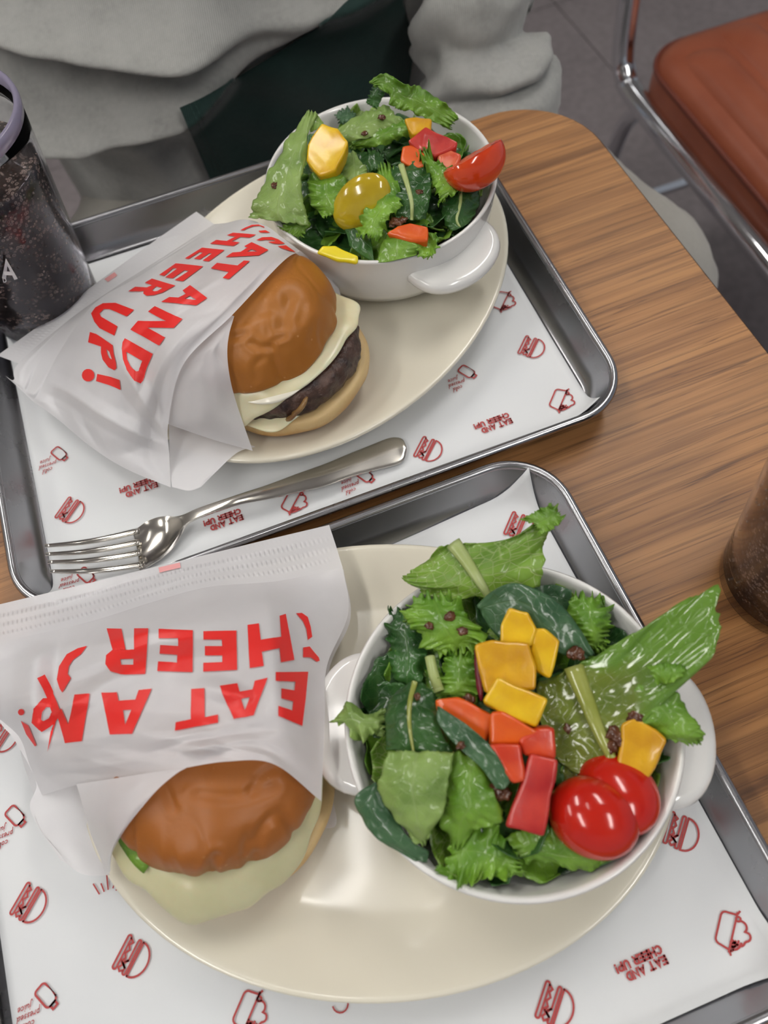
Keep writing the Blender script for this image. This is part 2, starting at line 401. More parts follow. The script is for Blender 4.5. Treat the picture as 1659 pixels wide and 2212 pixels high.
# ------------------------------------------------------------------ table
def rrect(hx, hy, r, n=10):
    p = []
    for cx, cy, a0 in ((hx-r, hy-r, 0), (-hx+r, hy-r, 90), (-hx+r, -hy+r, 180), (hx-r, -hy+r, 270)):
        for i in range(n+1):
            a = math.radians(a0+90*i/n); p.append((cx+r*math.cos(a), cy+r*math.sin(a)))
    return p
TT = .235
t1 = Vector((math.cos(TT), math.sin(TT), 0)); t2 = Vector((-math.sin(TT), math.cos(TT), 0))
TX0, TX1, TY0, TY1 = -.41, .2925, -.30, .4665
tc = t1*((TX0+TX1)/2)+t2*((TY0+TY1)/2)
table = tag(empty('table', (tc.x, tc.y, FZ), TT), 'wood-grain laminate cafe table with rounded corners and dark edge', 'table')
hx, hy = (TX1-TX0)/2, (TY1-TY0)/2
def slab(name, hx, hy, r, z0, z1, m, parent, bev=0):
    p = rrect(hx, hy, r); n = len(p)
    v = [(x, y, z0) for x, y in p]+[(x, y, z1) for x, y in p]
    f = [tuple(range(n))[::-1], tuple(range(n, 2*n))]+[(i, (i+1) % n, n+(i+1) % n, n+i) for i in range(n)]
    o = mesh(name, v, f, m, parent, smooth=False)
    if bev: bevel(o, bev)
    return o
slab('tabletop', hx-.0012, hy-.0012, .058, -FZ-.028, -FZ, M['wood'], table, .0006)
slab('edge_band', hx, hy, .059, -FZ-.0275, -FZ-.0008, M['edge'], table, .001)
tube('column', [(0, 0, .02), (0, 0, .70)], .038, 24, M['chrome'], table)
lathe('foot', [(0, .0), (.22, .0), (.225, .006), (.2, .014), (.05, .03), (.0, .03)], 48, M['edge'], table)
lathe('mounting_plate', [(0, .69), (.12, .69), (.12, .712), (0, .712)], 32, M['edge'], table)

# ------------------------------------------------------------------ trays
W_, D_ = .345, .268
def make_tray(th, right, back, label):
    a = Vector((math.cos(th), math.sin(th), 0)); b = Vector((-math.sin(th), math.cos(th), 0))
    c = a*(right-W_/2)+b*(back-D_/2)
    r = tag(empty('serving_tray', (c.x, c.y, 0), th), label, 'tray')
    prof = [(.0175, .0009, .019), (.0150, .0014, .020), (.0125, .0034, .022), (.0095, .0085, .025), (.0055, .0175, .029), (.0042, .0205, .030)]
    V = []
    for d, z, rad in prof: V += [(x, y, z) for x, y in rrect(W_/2-d, D_/2-d, rad, 12)]
    n = 52; m = len(prof)
    f = [(k*n+i, k*n+(i+1) % n, (k+1)*n+(i+1) % n, (k+1)*n+i) for k in range(m-1) for i in range(n)]
    f = [tuple(reversed(q)) for q in f]+[tuple(range(n))]
    o = mesh('pan', V, [tuple(reversed(q)) for q in f[:-1]]+[f[-1]], M['tray'], r); 
    o.data.polygons[len(o.data.polygons)-1].use_smooth = True
    # rolled rim
    ring = rrect(W_/2-.0024, D_/2-.0024, .0315, 12); V = []; N = len(ring); kk = 10
    for i in range(N):
        p = Vector((*ring[i], .0208)); q = Vector((*ring[(i+1) % N], 0))-Vector((*ring[i-1], 0)); q.normalize(); nn = Vector((q.y, -q.x, 0))
        for k in range(kk):
            t = 2*math.pi*k/kk; V.append(p+nn*(.0024*math.cos(t))+Vector((0, 0, .0022*math.sin(t))))
    mesh('rim', V, gridfaces(N, kk, True, True), M['tray'], r)
    return r
TH2, TH1 = .2113, .2189
make_tray(TH2, .1930, .4679, 'aluminium serving tray farther away, in front of the grey sweatshirt, holding the fork')
make_tray(TH1, .1351, .1950, 'aluminium serving tray nearest the camera, under the larger salad bowl')

# liner papers with printed icons --------------------------------------------------
G = {  # block capitals as strokes in a 1-high box
 'E': (.62, [[(.09, 0), (.09, 1)], [(.0, .09), (.62, .09)], [(.0, .5), (.56, .5)], [(.0, .91), (.62, .91)]]),
 'A': (.84, [[(.08, 0), (.42, .96), (.76, 0)], [(.2, .28), (.64, .28)]]),
 'T': (.72, [[(.36, 0), (.36, 1)], [(0, .91), (.72, .91)]]),
 'N': (.78, [[(.09, 0), (.09, .95), (.69, .05), (.69, 1)]]),
 'D': (.76, [[(.09, .09), (.34, .09), (.55, .2), (.66, .5), (.55, .8), (.34, .91), (.09, .91), (.09, .09)]]),
 'C': (.76, [[(.70, .2), (.55, .1), (.4, .08), (.2, .2), (.09, .5), (.2, .8), (.4, .92), (.55, .9), (.70, .8)]]),
 'H': (.76, [[(.09, 0), (.09, 1)], [(.67, 0), (.67, 1)], [(.09, .5), (.67, .5)]]),
 'R': (.72, [[(.09, 0), (.09, .91), (.4, .91), (.58, .82), (.61, .68), (.54, .5), (.38, .43), (.09, .43)], [(.34, .43), (.64, 0)]]),
 'U': (.76, [[(.09, 1), (.09, .36), (.18, .16), (.38, .08), (.58, .16), (.67, .36), (.67, 1)]]),
 'P': (.70, [[(.09, 0), (.09, .91), (.4, .91), (.58, .82), (.61, .66), (.55, .48), (.38, .40), (.09, .40)]]),
 '!': (.22, [[(.11, .34), (.11, 1)], [(.11, .02), (.11, .14)]]), ' ': (.32, [])}
S = {  # slanted script lower case
 'c': (.5, [[(.45, .4), (.3, .5), (.12, .4), (.08, .18), (.22, .02), (.42, .08)]]),
 'o': (.52, [[(.25, .5), (.1, .38), (.1, .12), (.25, .0), (.42, .12), (.42, .38), (.25, .5), (.5, .42)]]),
 'l': (.3, [[(.05, .1), (.25, .8), (.2, 1.0), (.1, .8), (.12, .1), (.28, .05)]]),
 'd': (.55, [[(.42, .4), (.25, .5), (.08, .3), (.1, .05), (.25, .02), (.42, .25)], [(.5, 1.0), (.42, .1), (.55, .03)]]),
 'p': (.52, [[(.12, .5), (.06, -.45)], [(.12, .38), (.28, .5), (.42, .35), (.38, .08), (.2, .02), (.1, .1)]]),
 'r': (.42, [[(.08, .0), (.12, .48), (.22, .38), (.36, .46), (.38, .34)]]),
 'e': (.46, [[(.1, .22), (.36, .3), (.32, .48), (.14, .42), (.07, .15), (.2, .0), (.42, .1)]]),
 's': (.42, [[(.36, .42), (.2, .5), (.12, .36), (.3, .2), (.24, .02), (.06, .05)]]),
 'j': (.3, [[(.2, .5), (.14, -.3), (.02, -.42), (-.06, -.25)], [(.22, .68), (.23, .74)]]),
 'u': (.5, [[(.1, .5), (.08, .12), (.2, .0), (.38, .12), (.42, .5), (.4, .05), (.5, .02)]]),
 'i': (.26, [[(.1, .5), (.1, .06), (.22, .04)], [(.13, .68), (.14, .74)]])}
def word(s, font, sp=.12):
    out = []; x = 0
    for ch in s:
        wd, st = font[ch]
        for ln in st: out.append([(p[0]+x, p[1]) for p in ln])
        x += wd+sp
    return out, x-sp
def eat_text():
    a, wa = word('EAT AND', G); b, wb = word('CHEER UP!', G)
    L = [[(x-wb/2+.0, y+.14) for x, y in ln] for ln in a]+[[(x-wb/2, y-1.14) for x, y in ln] for ln in b]
    return L
def juice_text():
    L = []
    for s, dy, dx in (('cold', 1.1, .25), ('pressed', 0, 0), ('juice', -1.1, .35)):
        a, wa = word(s, S, .02); L += [[(x-wa/2+dx+y*.25, y+dy-.25) for x, y in ln] for ln in a]
    return L
def arc(cx, cy, r, a0, a1, n=10, ry=None):
    return [(cx+r*math.cos(math.radians(a0+(a1-a0)*i/n)), cy+(ry or r)*math.sin(math.radians(a0+(a1-a0)*i/n))) for i in range(n+1)]
ICON_BURGER = [
 [(-.5, .12), (.5, .12)], arc(0, .12, .5, 0, 180, 16, .42),
 arc(-.46, .0, .05, 90, 270, 5)+[(.12, -.05), (.26, -.16), (.34, -.05)]+arc(.46, .0, .05, -90, 90, 5)+[(-.46, .05)],
 arc(-.44, -.36, .06, 90, 270, 5)+arc(.44, -.36, .06, -90, 90, 5)+[(-.44, -.30)],
 [(-.44, -.30), (-.36, -.18), (-.26, -.25), (-.14, -.17), (-.02, -.25), (.1, -.17), (.2, -.25), (.3, -.17), (.40, -.24), (.48, -.16), (.42, -.08)],
 [(.12, -.05), (.22, -.2), (.34, -.05)]]
ICON_BOTTLE = [[(-.28, .32)]+[(-.28, -.34)]+arc(-.14, -.36, .14, 180, 270, 4)+arc(.14, -.36, .14, 270, 360, 4)+[(.28, .2)]+arc(.12, .26, .16, 0, 90, 4)+arc(-.12, .26, .16, 90, 180, 4)+[(-.28, .32)],
 [(-.13, .42), (-.13, .60), (.13, .60), (.13, .42), (-.13, .42)]]
ICON_CUP = [[(-.56, .05), (.56, .05)], [(-.5, .05)]+[(-.46, -.22)]+arc(-.32, -.24, .14, 180, 270, 4)+arc(.32, -.24, .14, 270, 360, 4)+[(.46, -.22), (.5, .05)], [(-.5, .05), (-.62, .10)], [(.5, .05), (.62, .12)],
 arc(-.22, .22, .16, 200, 60, 8)+arc(-.02, .40, .13, 150, 20, 6)+arc(.16, .28, .13, 90, -20, 6)+[(.20, .05)],
 arc(-.40, .11, .065, 0, 360, 8), arc(.33, .12, .065, 0, 360, 8), arc(.46, .1, .05, 0, 360, 8), arc(.20, .05, .2, 100, 10, 6), arc(.20, .05, .28, 90, 20, 6), arc(.20, .05, .12, 90, 10, 5)]
ICON_RAYS = [[(-.5, .10), (-.22, .28)], [(-.28, -.1), (-.14, .2)], [(0, -.2), (0, .2)], [(.18, .0), (.12, .22)], [(.4, -.05), (.26, .25)]]

LZ = .0019
def tray_lift(p, th, right, back):
    # how high the paper is pushed up where it meets the curved wall of its tray
    a, b = Vector((math.cos(th), math.sin(th), 0)), Vector((-math.sin(th), math.cos(th), 0))
    x = abs(p.dot(a)-(right-W_/2)); y = abs(p.dot(b)-(back-D_/2)); r = .0358
    qx, qy = x-(W_/2-r), y-(D_/2-r)
    d = r-math.hypot(max(qx, 0), max(qy, 0)) if (qx > 0 or qy > 0) else r
    if qx > 0 and qy <= 0: d = W_/2-x
    if qy > 0 and qx <= 0: d = D_/2-y
    tab = [(.0042, .0205), (.0055, .0175), (.0095, .0085), (.0125, .0034), (.0150, .0014), (.0175, .0009)]
    if d >= .0205: return 0
    if d >= .0175: return .0007*(.0205-d)/.003
    for (d0, z0), (d1, z1) in zip(tab, tab[1:]):
        if d <= d1: return max(0, z0+(z1-z0)*(d-d0)/(d1-d0)-.0002)
    return 0
def liner(corners, label, fr):
    V = []; n = 90
    tl, tr, br, bl = [Vector((*c, 0)) for c in corners]
    for i in range(n+1):
        for j in range(n+1):
            u, v = i/n, j/n
            p = (tl*(1-u)+tr*u)*(1-v)+(bl*(1-u)+br*u)*v
            p.z = LZ-.0003+.0004*noise.noise(p*22)+tray_lift(p, *fr)
            V.append(p)
    o = mesh('tray_liner', V, gridfaces(n+1, n+1), M['liner']); solid(o, .00012)
    return tag(o, label, 'paper')
def linebasis(th): return Vector((math.cos(th), math.sin(th), 0)), Vector((-math.sin(th), math.cos(th), 0))
def pc(th, a, b):
    x, y = linebasis(th); p = x*a+y*b; return (p.x, p.y)
LB, LF = .4679-.019, .2000+.013
l2 = liner([pc(TH2, -.1367, LB), pc(TH2, .1762, LB), pc(TH2, .1762, LF), pc(TH2, -.1367, LF)], 'white printed paper liner in the farther tray, under the fork', (TH2, .1930, .4679))
TRc = at(1135, 1053, LZ); TRl = at(846, 1178, LZ); dd = (TRl-TRc).normalized()
BRc = Vector((*pc(TH1, .1234, -.0612), 0))
TLc = TRc+dd*.311
BLc = Vector((*pc(TH1, -.188, -.0612), 0))
l1 = liner([(TLc.x, TLc.y), (TRc.x, TRc.y), (BRc.x, BRc.y), (BLc.x, BLc.y)], 'white printed paper liner in the nearest tray, under the larger salad bowl', (TH1, .1351, .1950))
def angle_px(a, b):
    p = at(*b, LZ)-at(*a, LZ); return math.atan2(p.y, p.x)
A_B = angle_px((1162, 737), (1146, 770))-TH2   # burger base line direction
A_C = angle_px((1220, 844), (1201, 889))-TH2
A_J = angle_px((994, 793), (1025, 812))-TH2-math.pi/2
PZ = LZ+.0006
FR = {l1.name: (TH1, .1351, .1950), l2.name: (TH2, .1930, .4679)}
def stamp(parent, name, lines, px, ang, size, width, th, tz=0):
    c = at(px[0], px[1], PZ); ca, sa = math.cos(ang), math.sin(ang)
    def mp(x, y):
        p = Vector((c.x+(x*ca-y*sa)*size, c.y+(x*sa+y*ca)*size, 0)); p.z = PZ+tray_lift(p, *FR[parent.name]); return p
    return ribbons(name, lines, width, mp, M['print'], parent)
def print_liner(parent, th, burgers, cups, bottles, texts, sc):
    for p in burgers: stamp(parent, 'printed_burger', ICON_BURGER, p, th+A_B, .0142*sc, .060, th)
    for p in cups: stamp(parent, 'printed_salad_cup', ICON_CUP, p, th+A_C, .0142*sc, .060, th)
    for p, q in bottles:
        stamp(parent, 'printed_bottle', ICON_BOTTLE, p, th+A_J, .0100*sc, .09, th)
        stamp(parent, 'printed_script', juice_text(), q, th+math.pi, .0030*sc, .11, th)
    for p in texts: stamp(parent, 'printed_words', eat_text(), p, th+math.pi, .0033*sc, .25, th)
print_liner(l2, TH2, [(1148, 750), (925, 971), (152, 1103)], [(1088, 650), (1213, 864), (636, 1083)],
            [((1009, 803), (987, 827)), ((128, 980), (104, 1003)), ((788, 1027), (757, 1048)), ((186, 1243), (152, 1259))], [(1065, 915), (299, 1053), (482, 1124)], 1.0)
print_liner(l1, TH1+.01, [(63, 1952), (285, 2068), (1470, 1798), (1198, 2172), (6, 1590), (1121, 1137)], [(1580, 2012), (540, 2185)],
            [((33, 1763), (6, 1805)), ((100, 2152), (62, 2192))], [(1385, 2083)], 1.0)
stamp(l1, 'printed_rays', ICON_RAYS, (232, 1905), TH1+math.pi-.1, .016, .04, TH1)
stamp(l1, 'printed_salad_cup', [arc(0, 0, .3, 180, 360, 8)], (735, 2168), TH1, .011, .06, TH1)

# ------------------------------------------------------------------ plates
PA, PB = .1338, .0997
def make_plate(x, y, th, label):
    prof = [(.0, .0102), (.25, .0102), (.50, .0103), (.64, .0106), (.70, .0114), (.755, .0130), (.82, .0155), (.90, .0192), (.955, .0217), (.975, .0226), (.990, .0229), (.999, .0222), (1.0, .0208), (.992, .0190), (.96, .0166), (.86, .0118), (.74, .0068), (.62, .0030), (.58, .0), (.55, .0), (.53, .0024), (0, .0026)]
    V = []; n = 96
    for i in range(n):
        a = 2*math.pi*i/n
        for s, z in prof:
            V.append((s*PA*math.cos(a), s*PB*math.sin(a), z))
    o = mesh('oval_plate', V, gridfaces(n, len(prof), True), M['plate'])
    o.location = (x, y, LZ+.0004); o.rotation_euler = (0, 0, th)
    return tag(o, label, 'plate', 'oval plates')
make_plate(-.0216, .0769, -.1181, 'cream oval plate in the nearest tray, under the larger salad bowl')
make_plate(-.0147, .3516, .7807, 'cream oval plate in the farther tray, under the burger with the dark patty')

# ------------------------------------------------------------------ bowls with lug handles
BZ = .0128
def make_bowl(x, y, th, label):
    r = tag(empty('salad_bowl', (x, y, BZ), th), label, 'bowl', 'lug-handled salad bowls')
    h = .0655-BZ
    prof = [(.0, .0035), (.031, .0035), (.032, .0), (.0365, .0), (.039, .0015), (.0495, .0045), (.0575, .0110), (.0625, .0200), (.0652, .0310), (.0666, .0430), (.0672, h-.0015), (.0676, h-.0004), (.0668, h+.0006), (.0655, h+.0003), (.0645, h-.0015), (.0628, .0460), (.0600, .0390), (.0555, .0310), (.0490, .0235), (.0400, .0175), (.027, .0145), (.0, .0135)]
    lathe('bowl_body', prof, 96, M['bowl'], r)
    for s in (1, -1):
        # solid half-oval lug, slightly dished on top
        V = []; nu, nv = 25, 12; hw = .0255
        for i in range(nu):
            a = -math.pi/2+math.pi*i/(nu-1)
            ex = .0590+.0205*max(0, math.cos(a))**.75
            ey = hw*math.sin(a)
            for j in range(nv):
                t = 2*math.pi*j/nv
                base = Vector((.0575, ey*.55, h-.0105)); tip = Vector((ex, ey, h-.0165-.0025*math.cos(a)))
                rr = .0050
                p = tip+Vector((math.cos(t)*rr*math.cos(a), math.cos(t)*rr*math.sin(a), math.sin(t)*rr*.9))
                V.append(p)
        f = gridfaces(nu, nv, False, True)
        # fill inner web
        c0 = len(V)
        for k in (1, -1): V.append(Vector((.0605, 0, h-.0185+k*.0030)))
        ring_top = [i*nv+3 for i in range(nu)]; ring_bot = [i*nv+9 for i in range(nu)]
        f += [(c0, ring_top[i], ring_top[i+1]) for i in range(nu-1)]+[(c0+1, ring_bot[i+1], ring_bot[i]) for i in range(nu-1)]
        o = mesh('handle', [(Vector(v)).to_tuple() for v in V], f, M['bowl'], r)
        if s < 0: o.rotation_euler = (0, 0, math.pi)
    return r
p1 = at(1500, 1590, .058); p0 = at(725, 1560, .058); 
make_bowl(.0374, .0707, math.atan2(p1.y-p0.y, p1.x-p0.x), 'larger-looking white bowl of salad near the camera with halved red cherry tomato')
q1 = at(985, 575, .055); q0 = at(628, 285, .055)
make_bowl(.0288, .3883, math.atan2(q1.y-q0.y, q1.x-q0.x), 'white bowl of salad farther away, against the green pocket')

# ------------------------------------------------------------------ fork
fork = tag(empty('fork', at(400, 1120, .004)), 'stainless steel dinner fork lying across the printed liner', 'fork')
fl_ = fork.location.copy()
secs = [((878, 963), (879, 973), .0045), ((871, 950), (874, 990), .0048), ((858, 945), (864, 1000), .005), ((838, 947), (846, 1006), .0055), ((800, 962), (806, 1016), .0065), ((750, 982), (756, 1030), .008), ((699, 1003), (704, 1049), .0095), ((640, 1024), (645, 1062), .011),
        ((579, 1047), (584, 1077), .0125), ((520, 1066), (524, 1088), .0135), ((482, 1079), (486, 1099), .0135), ((424, 1099), (428, 1118), .012), ((395, 1112), (400, 1133), .0105), ((376, 1116), (384, 1158), .0088), ((358, 1115), (366, 1183), .0075), ((338, 1118), (346, 1202), .0068), ((316, 1127), (326, 1215), .0066), ((298, 1140), (310, 1224), .007), ((286, 1147), (300, 1228), .0075)]
V = []; nw = 9; m = 60
Ls = [at(*a, z) for a, b, z in secs]; Rs = [at(*b, z) for a, b, z in secs]
for i in range(m):
    u = i/(m-1); a = curve(Ls, u); b = curve(Rs, u)
    cup = -.0032*sstep(.66, .82, u)+.0008*(1-sstep(.5, .66, u))
    for j in range(nw):
        v = j/(nw-1); p = a*(1-v)+b*v; p.z += cup*(1-(2*v-1)**2); V.append(p-fl_)
o = mesh('handle_and_head', V, gridfaces(m, nw), M['fork'], fork); solid(o, .0017, -1); bevel(o, .0006, 2); o.data.materials[0] = M['fork']
roots = [((300, 1146), (96, 1179)), ((302, 1170), (98, 1197)), ((305, 1193), (103, 1214)), ((310, 1219), (108, 1234))]
for a, b in roots:
    pts = []
    for k in range(9):
        t = k/8; x = a[0]+(b[0]-a[0])*t; y = a[1]+(b[1]-a[1])*t + 6*math.sin(math.pi*t)
        z = .0072-.0022*math.sin(math.pi*t*.9)+.006*t**2
        pts.append(at(x, y, z)-fl_)
    tube('tine', smoothpts(pts, 20), [.0018-.0008*(i/19)**2 for i in range(20)], 10, M['fork'], fork, .75)

# ------------------------------------------------------------------ cola cups
def make_cup(x, y, z, label, text=False, seed=1, cat_='cup'):
    r = tag(empty('drink_cup', (x, y, z)), label, cat_, 'clear cola cups')
    hh, rb, rt = .142, .0325, .0440
    R = lambda t: rb+(rt-rb)*t
    prof = [(0, .0012), (rb-.003, .0012), (rb-.001, .0), (rb, .0006), (rb+.0004, .004)]+[(R(k/10), .004+(hh-.010)*k/10) for k in range(1, 11)]
    prof += [(R(k/10)-.0019, .005+(hh-.011)*k/10) for k in range(10, 0, -1)]+[(rb-.004, .005), (0, .005)]
    lathe('cup_wall', prof, 64, M['cup'], r)
    lathe('rim', [(rt-.0022, hh-.007), (rt+.0003, hh-.007), (rt+.0010, hh-.003), (rt+.0006, hh), (rt-.0012, hh+.0006), (rt-.0024, hh-.001), (rt-.0022, hh-.007)], 64, M['cup_rim'], r)
    lv = .112
    Ri = lambda zz: rb+(rt-rb)*(zz/hh)-.0024
    lathe('cola', [(0, .0058)]+[(Ri(zz), zz) for zz in (.006, .03, .06, .09, lv-.0006)]+[(Ri(lv)-.0008, lv), (0, lv-.0004)], 64, M['cola'], r)
    rnd = random.Random(seed); bm = bmesh.new()
    for k in range(520):
        a = rnd.uniform(0, 6.283); zz = lv-abs(rnd.gauss(0, .028)) if k < 360 else rnd.uniform(.01, lv)
        if zz < .01: continue
        s = rnd.uniform(.0003, .0009); q = Matrix.Translation((Ri(zz)*math.cos(a)-.0002*math.cos(a), Ri(zz)*math.sin(a)-.0002*math.sin(a), zz))
        bmesh.ops.create_icosphere(bm, subdivisions=1, radius=s, matrix=q)
    me = bpy.data.meshes.new('bubbles'); bm.to_mesh(me); bm.free(); me.materials.append(M['bubble']); me.polygons.foreach_set('use_smooth', [True]*len(me.polygons))
    bo = bpy.data.objects.new('bubbles', me); COL.objects.link(bo); bo.parent = r; bo['kind'] = 'stuff'
    for k, (ix, iy, ia) in enumerate(((.012, .01, .3), (-.014, .004, 1.1), (.004, -.017, 2.0))):
        b = box('ice_cube', -.011, .011, -.011, .011, -.011, .011, M['ice'], r); bevel(b, .004, 4); b.location = (ix, iy, lv+.001); b.rotation_euler = (ia, ia*.7, ia*1.3)
    if text:
        def surf(px, py):
            # carry a photographed point onto the cone of the cup
            d = ray(px, py); o_ = CAM-Vector((x, y, z)); best = None
            t = .2
            for _ in range(600):
                q = o_+d*t
                if 0 < q.z < hh and math.hypot(q.x, q.y) < rb+(rt-rb)*(q.z/hh)+.0006: return q
                t += .001
            return o_+d*.5
        def smap(x0, y0, ax, ay, s): return lambda u, v: surf(x0+(u*ax[0]+v*ay[0])*s, y0+(u*ax[1]+v*ay[1])*s)
        ribbons('lettering', word('A', G)[0], .23, smap(6, 600, (1, .04), (-.2, -1), 36), M['white_print'], r)
        ribbons('lettering', word('D', G)[0], .2, smap(-26, 599, (1, .04), (-.2, -1), 36), M['white_print'], r)
        ribbons('lettering', word('D', G)[0], .15, smap(7, 610, (1, .1), (-.2, -1), 11), M['white_print'], r)
    return r
make_cup(-.190, .386, LZ+.0004, 'tall clear plastic cup of cola beside the bag in the farther tray', True, 3)
make_cup(.195, .131, .0006, 'tall clear plastic cup of cola standing on the bare wood table', False, 5)

# ------------------------------------------------------------------ burgers
def segdist(px, py, ln):
    best = 1e9
    for (x0, y0), (x1, y1) in zip(ln, ln[1:]):
        dx, dy = x1-x0, y1-y0; t = min(1, max(0, ((px-x0)*dx+(py-y0)*dy)/(dx*dx+dy*dy+1e-9))); best = min(best, math.hypot(px-x0-dx*t, py-y0-dy*t))
    return best
def bun_top(parent, R, hc, m, seed, edge=.10, z=0, squash=1.0, off=(0, 0), wrinkles=()):
    MW = Matrix.Translation(parent.location) @ parent.rotation_euler.to_matrix().to_4x4()
    rows, n = 60, 200; V = []
    for i in range(n):
        a = 2*math.pi*i/n
        er = 1+edge*.28*noise.noise(Vector((math.cos(a)*1.6, math.sin(a)*1.6, seed)))
        ez = .0045*noise.noise(Vector((math.cos(a)*2.2, math.sin(a)*2.2, seed+9)))
        for j in range(rows):
            t = j/(rows-1)
            if t < .8:
                q = t/.8; r = math.sin(q*math.pi/2)**.86; h = math.cos(q*math.pi/2)**.80
                rr = R*r*(1+(er-1)*q); zz = hc*(.16+.84*h)+ez*q*q
            else:
                q = (t-.8)/.2; rr = R*er*(1-.12*q**1.5-.0*q)*(1 if q < .6 else 1-(q-.6)*2.2); zz = hc*.16*(1-q)+ez
            p = Vector((rr*math.cos(a)*squash, rr*math.sin(a), zz))
            d = .0026*noise.noise(p*30+Vector((seed, 0, 0)))+.0016*noise.noise(p*60+Vector((seed, 3, 0)))
            cr_ = noise.noise(Vector((p.x*60, p.y*26, seed*3.1)))
            d -= .0022*max(0, 1-abs(cr_)*9)*(.35+.65*sstep(.25, .7, t))*(noise.noise(p*30+Vector((0, seed, 0)))+.55)
            nn = Vector((p.x, p.y, p.z+.01)).normalized(); q0 = p+nn*d+Vector((*off, z))
            if wrinkles and zz > .001:
                px, py = pix(MW @ q0)
                for ln, am, wd in wrinkles:
                    ds = segdist(px, py, ln)
                    if ds < wd*4: q0 = q0-nn*(am*.5*(math.exp(-(ds/(wd*1.3))**2)-.35*math.exp(-((ds-wd*2.6)/(wd*1.3))**2)))
            V.append(q0)
    o = mesh('bun_top', V, gridfaces(n, rows, True), m, parent); subsurf(o, 1); return o
def bun_bottom(parent, R, h, m, seed, off=(0, 0), ry=1):
    prof = [(0, 0), (.55, 0), (.82, .0), (.93, .12), (.985, .4), (1.0, .68), (.985, .9), (.95, 1.0), (.7, .98), (0, .98)]
    n = 80; V = []
    for i in range(n):
        a = 2*math.pi*i/n
        for s, z in prof:
            k = 1+.035*noise.noise(Vector((math.cos(a)*2, math.sin(a)*2, seed+z)))
            V.append((off[0]+R*s*k*math.cos(a), off[1]+R*s*k*math.sin(a)*ry, h*z+.0012*noise.noise(Vector((math.cos(a)*3, math.sin(a)*3, seed)))*s))
    o = mesh('bun_bottom', V, gridfaces(n, len(prof), True), m, parent); subsurf(o, 1); return o
def patty(parent, R, z0, z1, off=(0, 0)):
    n, V = 180, []; zs = [0, .0, .1, .25, .4, .55, .7, .85, 1, 1]; rs = [0, .9, .96, 1.0, .99, 1.015, .995, .985, .92, 0]
    for i in range(n):
        a = 2*math.pi*i/n
        for s, z in zip(rs, zs):
            k = 1+.05*noise.noise(Vector((math.cos(a)*7, math.sin(a)*7, z*3)))+.03*noise.noise(Vector((math.cos(a)*17, math.sin(a)*17, z*6)))+.025*noise.noise(Vector((math.cos(a)*40, math.sin(a)*40, z*9)))
            V.append((off[0]+R*s*k*math.cos(a), off[1]+R*s*k*math.sin(a), z0+(z1-z0)*z))
    o = mesh('patty', V, gridfaces(n, len(zs), True), M['patty'], parent); subsurf(o, 1); return o
def cheese(parent, R, z0, m, ext, droop, seed, th=.0026, name='cheese'):
    """melted slice: flat inside, running out and down by angle"""
    n, V = 120, []; k = 12
    for i in range(n):
        a = 2*math.pi*i/n; e = ext(a); d = droop(a); w = noise.noise(Vector((math.cos(a)*4, math.sin(a)*4, seed)))
        for j in range(k):
            t = j/(k-1); r = (R*.75)+(R*.25+e*(1+.5*w))*min(1, t*1.25) + e*.10*max(0, t-.8); z = z0-(d*(1+.55*w))*sstep(.35, 1.0, t)
            V.append((r*math.cos(a), r*math.sin(a), z+.0006*noise.noise(Vector((r*math.cos(a)*90, r*math.sin(a)*90, seed)))))
    o = mesh(name, V, gridfaces(n, k, True), m, parent); solid(o, th, 0); subsurf(o, 1); return o
def lobe(a, c, w): 
    d = (a-c+math.pi) % (2*math.pi)-math.pi; return math.exp(-(d/w)**2)

# burger in the nearest tray: only its front shows out of the bag
b1 = tag(empty('burger', (-.0885, .0665, .0180)), 'burger with brown bun and pale green cheese running out, nearest the camera', 'burger')
b1.rotation_euler = (math.radians(-9), math.radians(2), 0)
bun_bottom(b1, .0425, .012, M['bun_low'], 2.0, (.005, -.002))
patty(b1, .039, .011, .021)
cheese(b1, .0415, .0245, M['cheese_g'], lambda a: .001+.0085*lobe(a, -1.9, .7)+.006*lobe(a, -2.7, .4)+.002*lobe(a, -1.0, .4), lambda a: .004+.0085*lobe(a, -1.85, .8)+.005*lobe(a, -.9, .5), 1.3, .0042)
o = mesh('lettuce_sliver', [], [], M['lettuce'], b1) if False else None
V = []
for i in range(14):
    a = -3.05+.75*i/13
    for j in range(4): V.append(((.0395+.0021*j)*math.cos(a), (.0395+.0021*j)*math.sin(a), .0285+.0008*math.sin(i*1.7+j)-.0009*j))
o = mesh('leaf_sliver', V, gridfaces(14, 4), M['lettuce'], b1, uv=[((i//4)/13, (i % 4)/3) for i in range(56)]); solid(o, .0008)
bun_top(b1, .0450, .032, M['bun_a'], 4.2, .16, .0225, 1.0, (-.001, .004),
        [([(360, 1700), (376, 1745)], .0016, 7), ([(430, 1716), (490, 1722), (540, 1717), (588, 1698)], .0022, 9), ([(543, 1704), (560, 1682), (590, 1660)], .0017, 8), ([(447, 1892), (466, 1852)], .0030, 8), ([(536, 1876), (552, 1846)], .0024, 7), ([(664, 1795), (673, 1762)], .0018, 7), ([(300, 1800), (420, 1790), (520, 1810)], .0012, 26)])

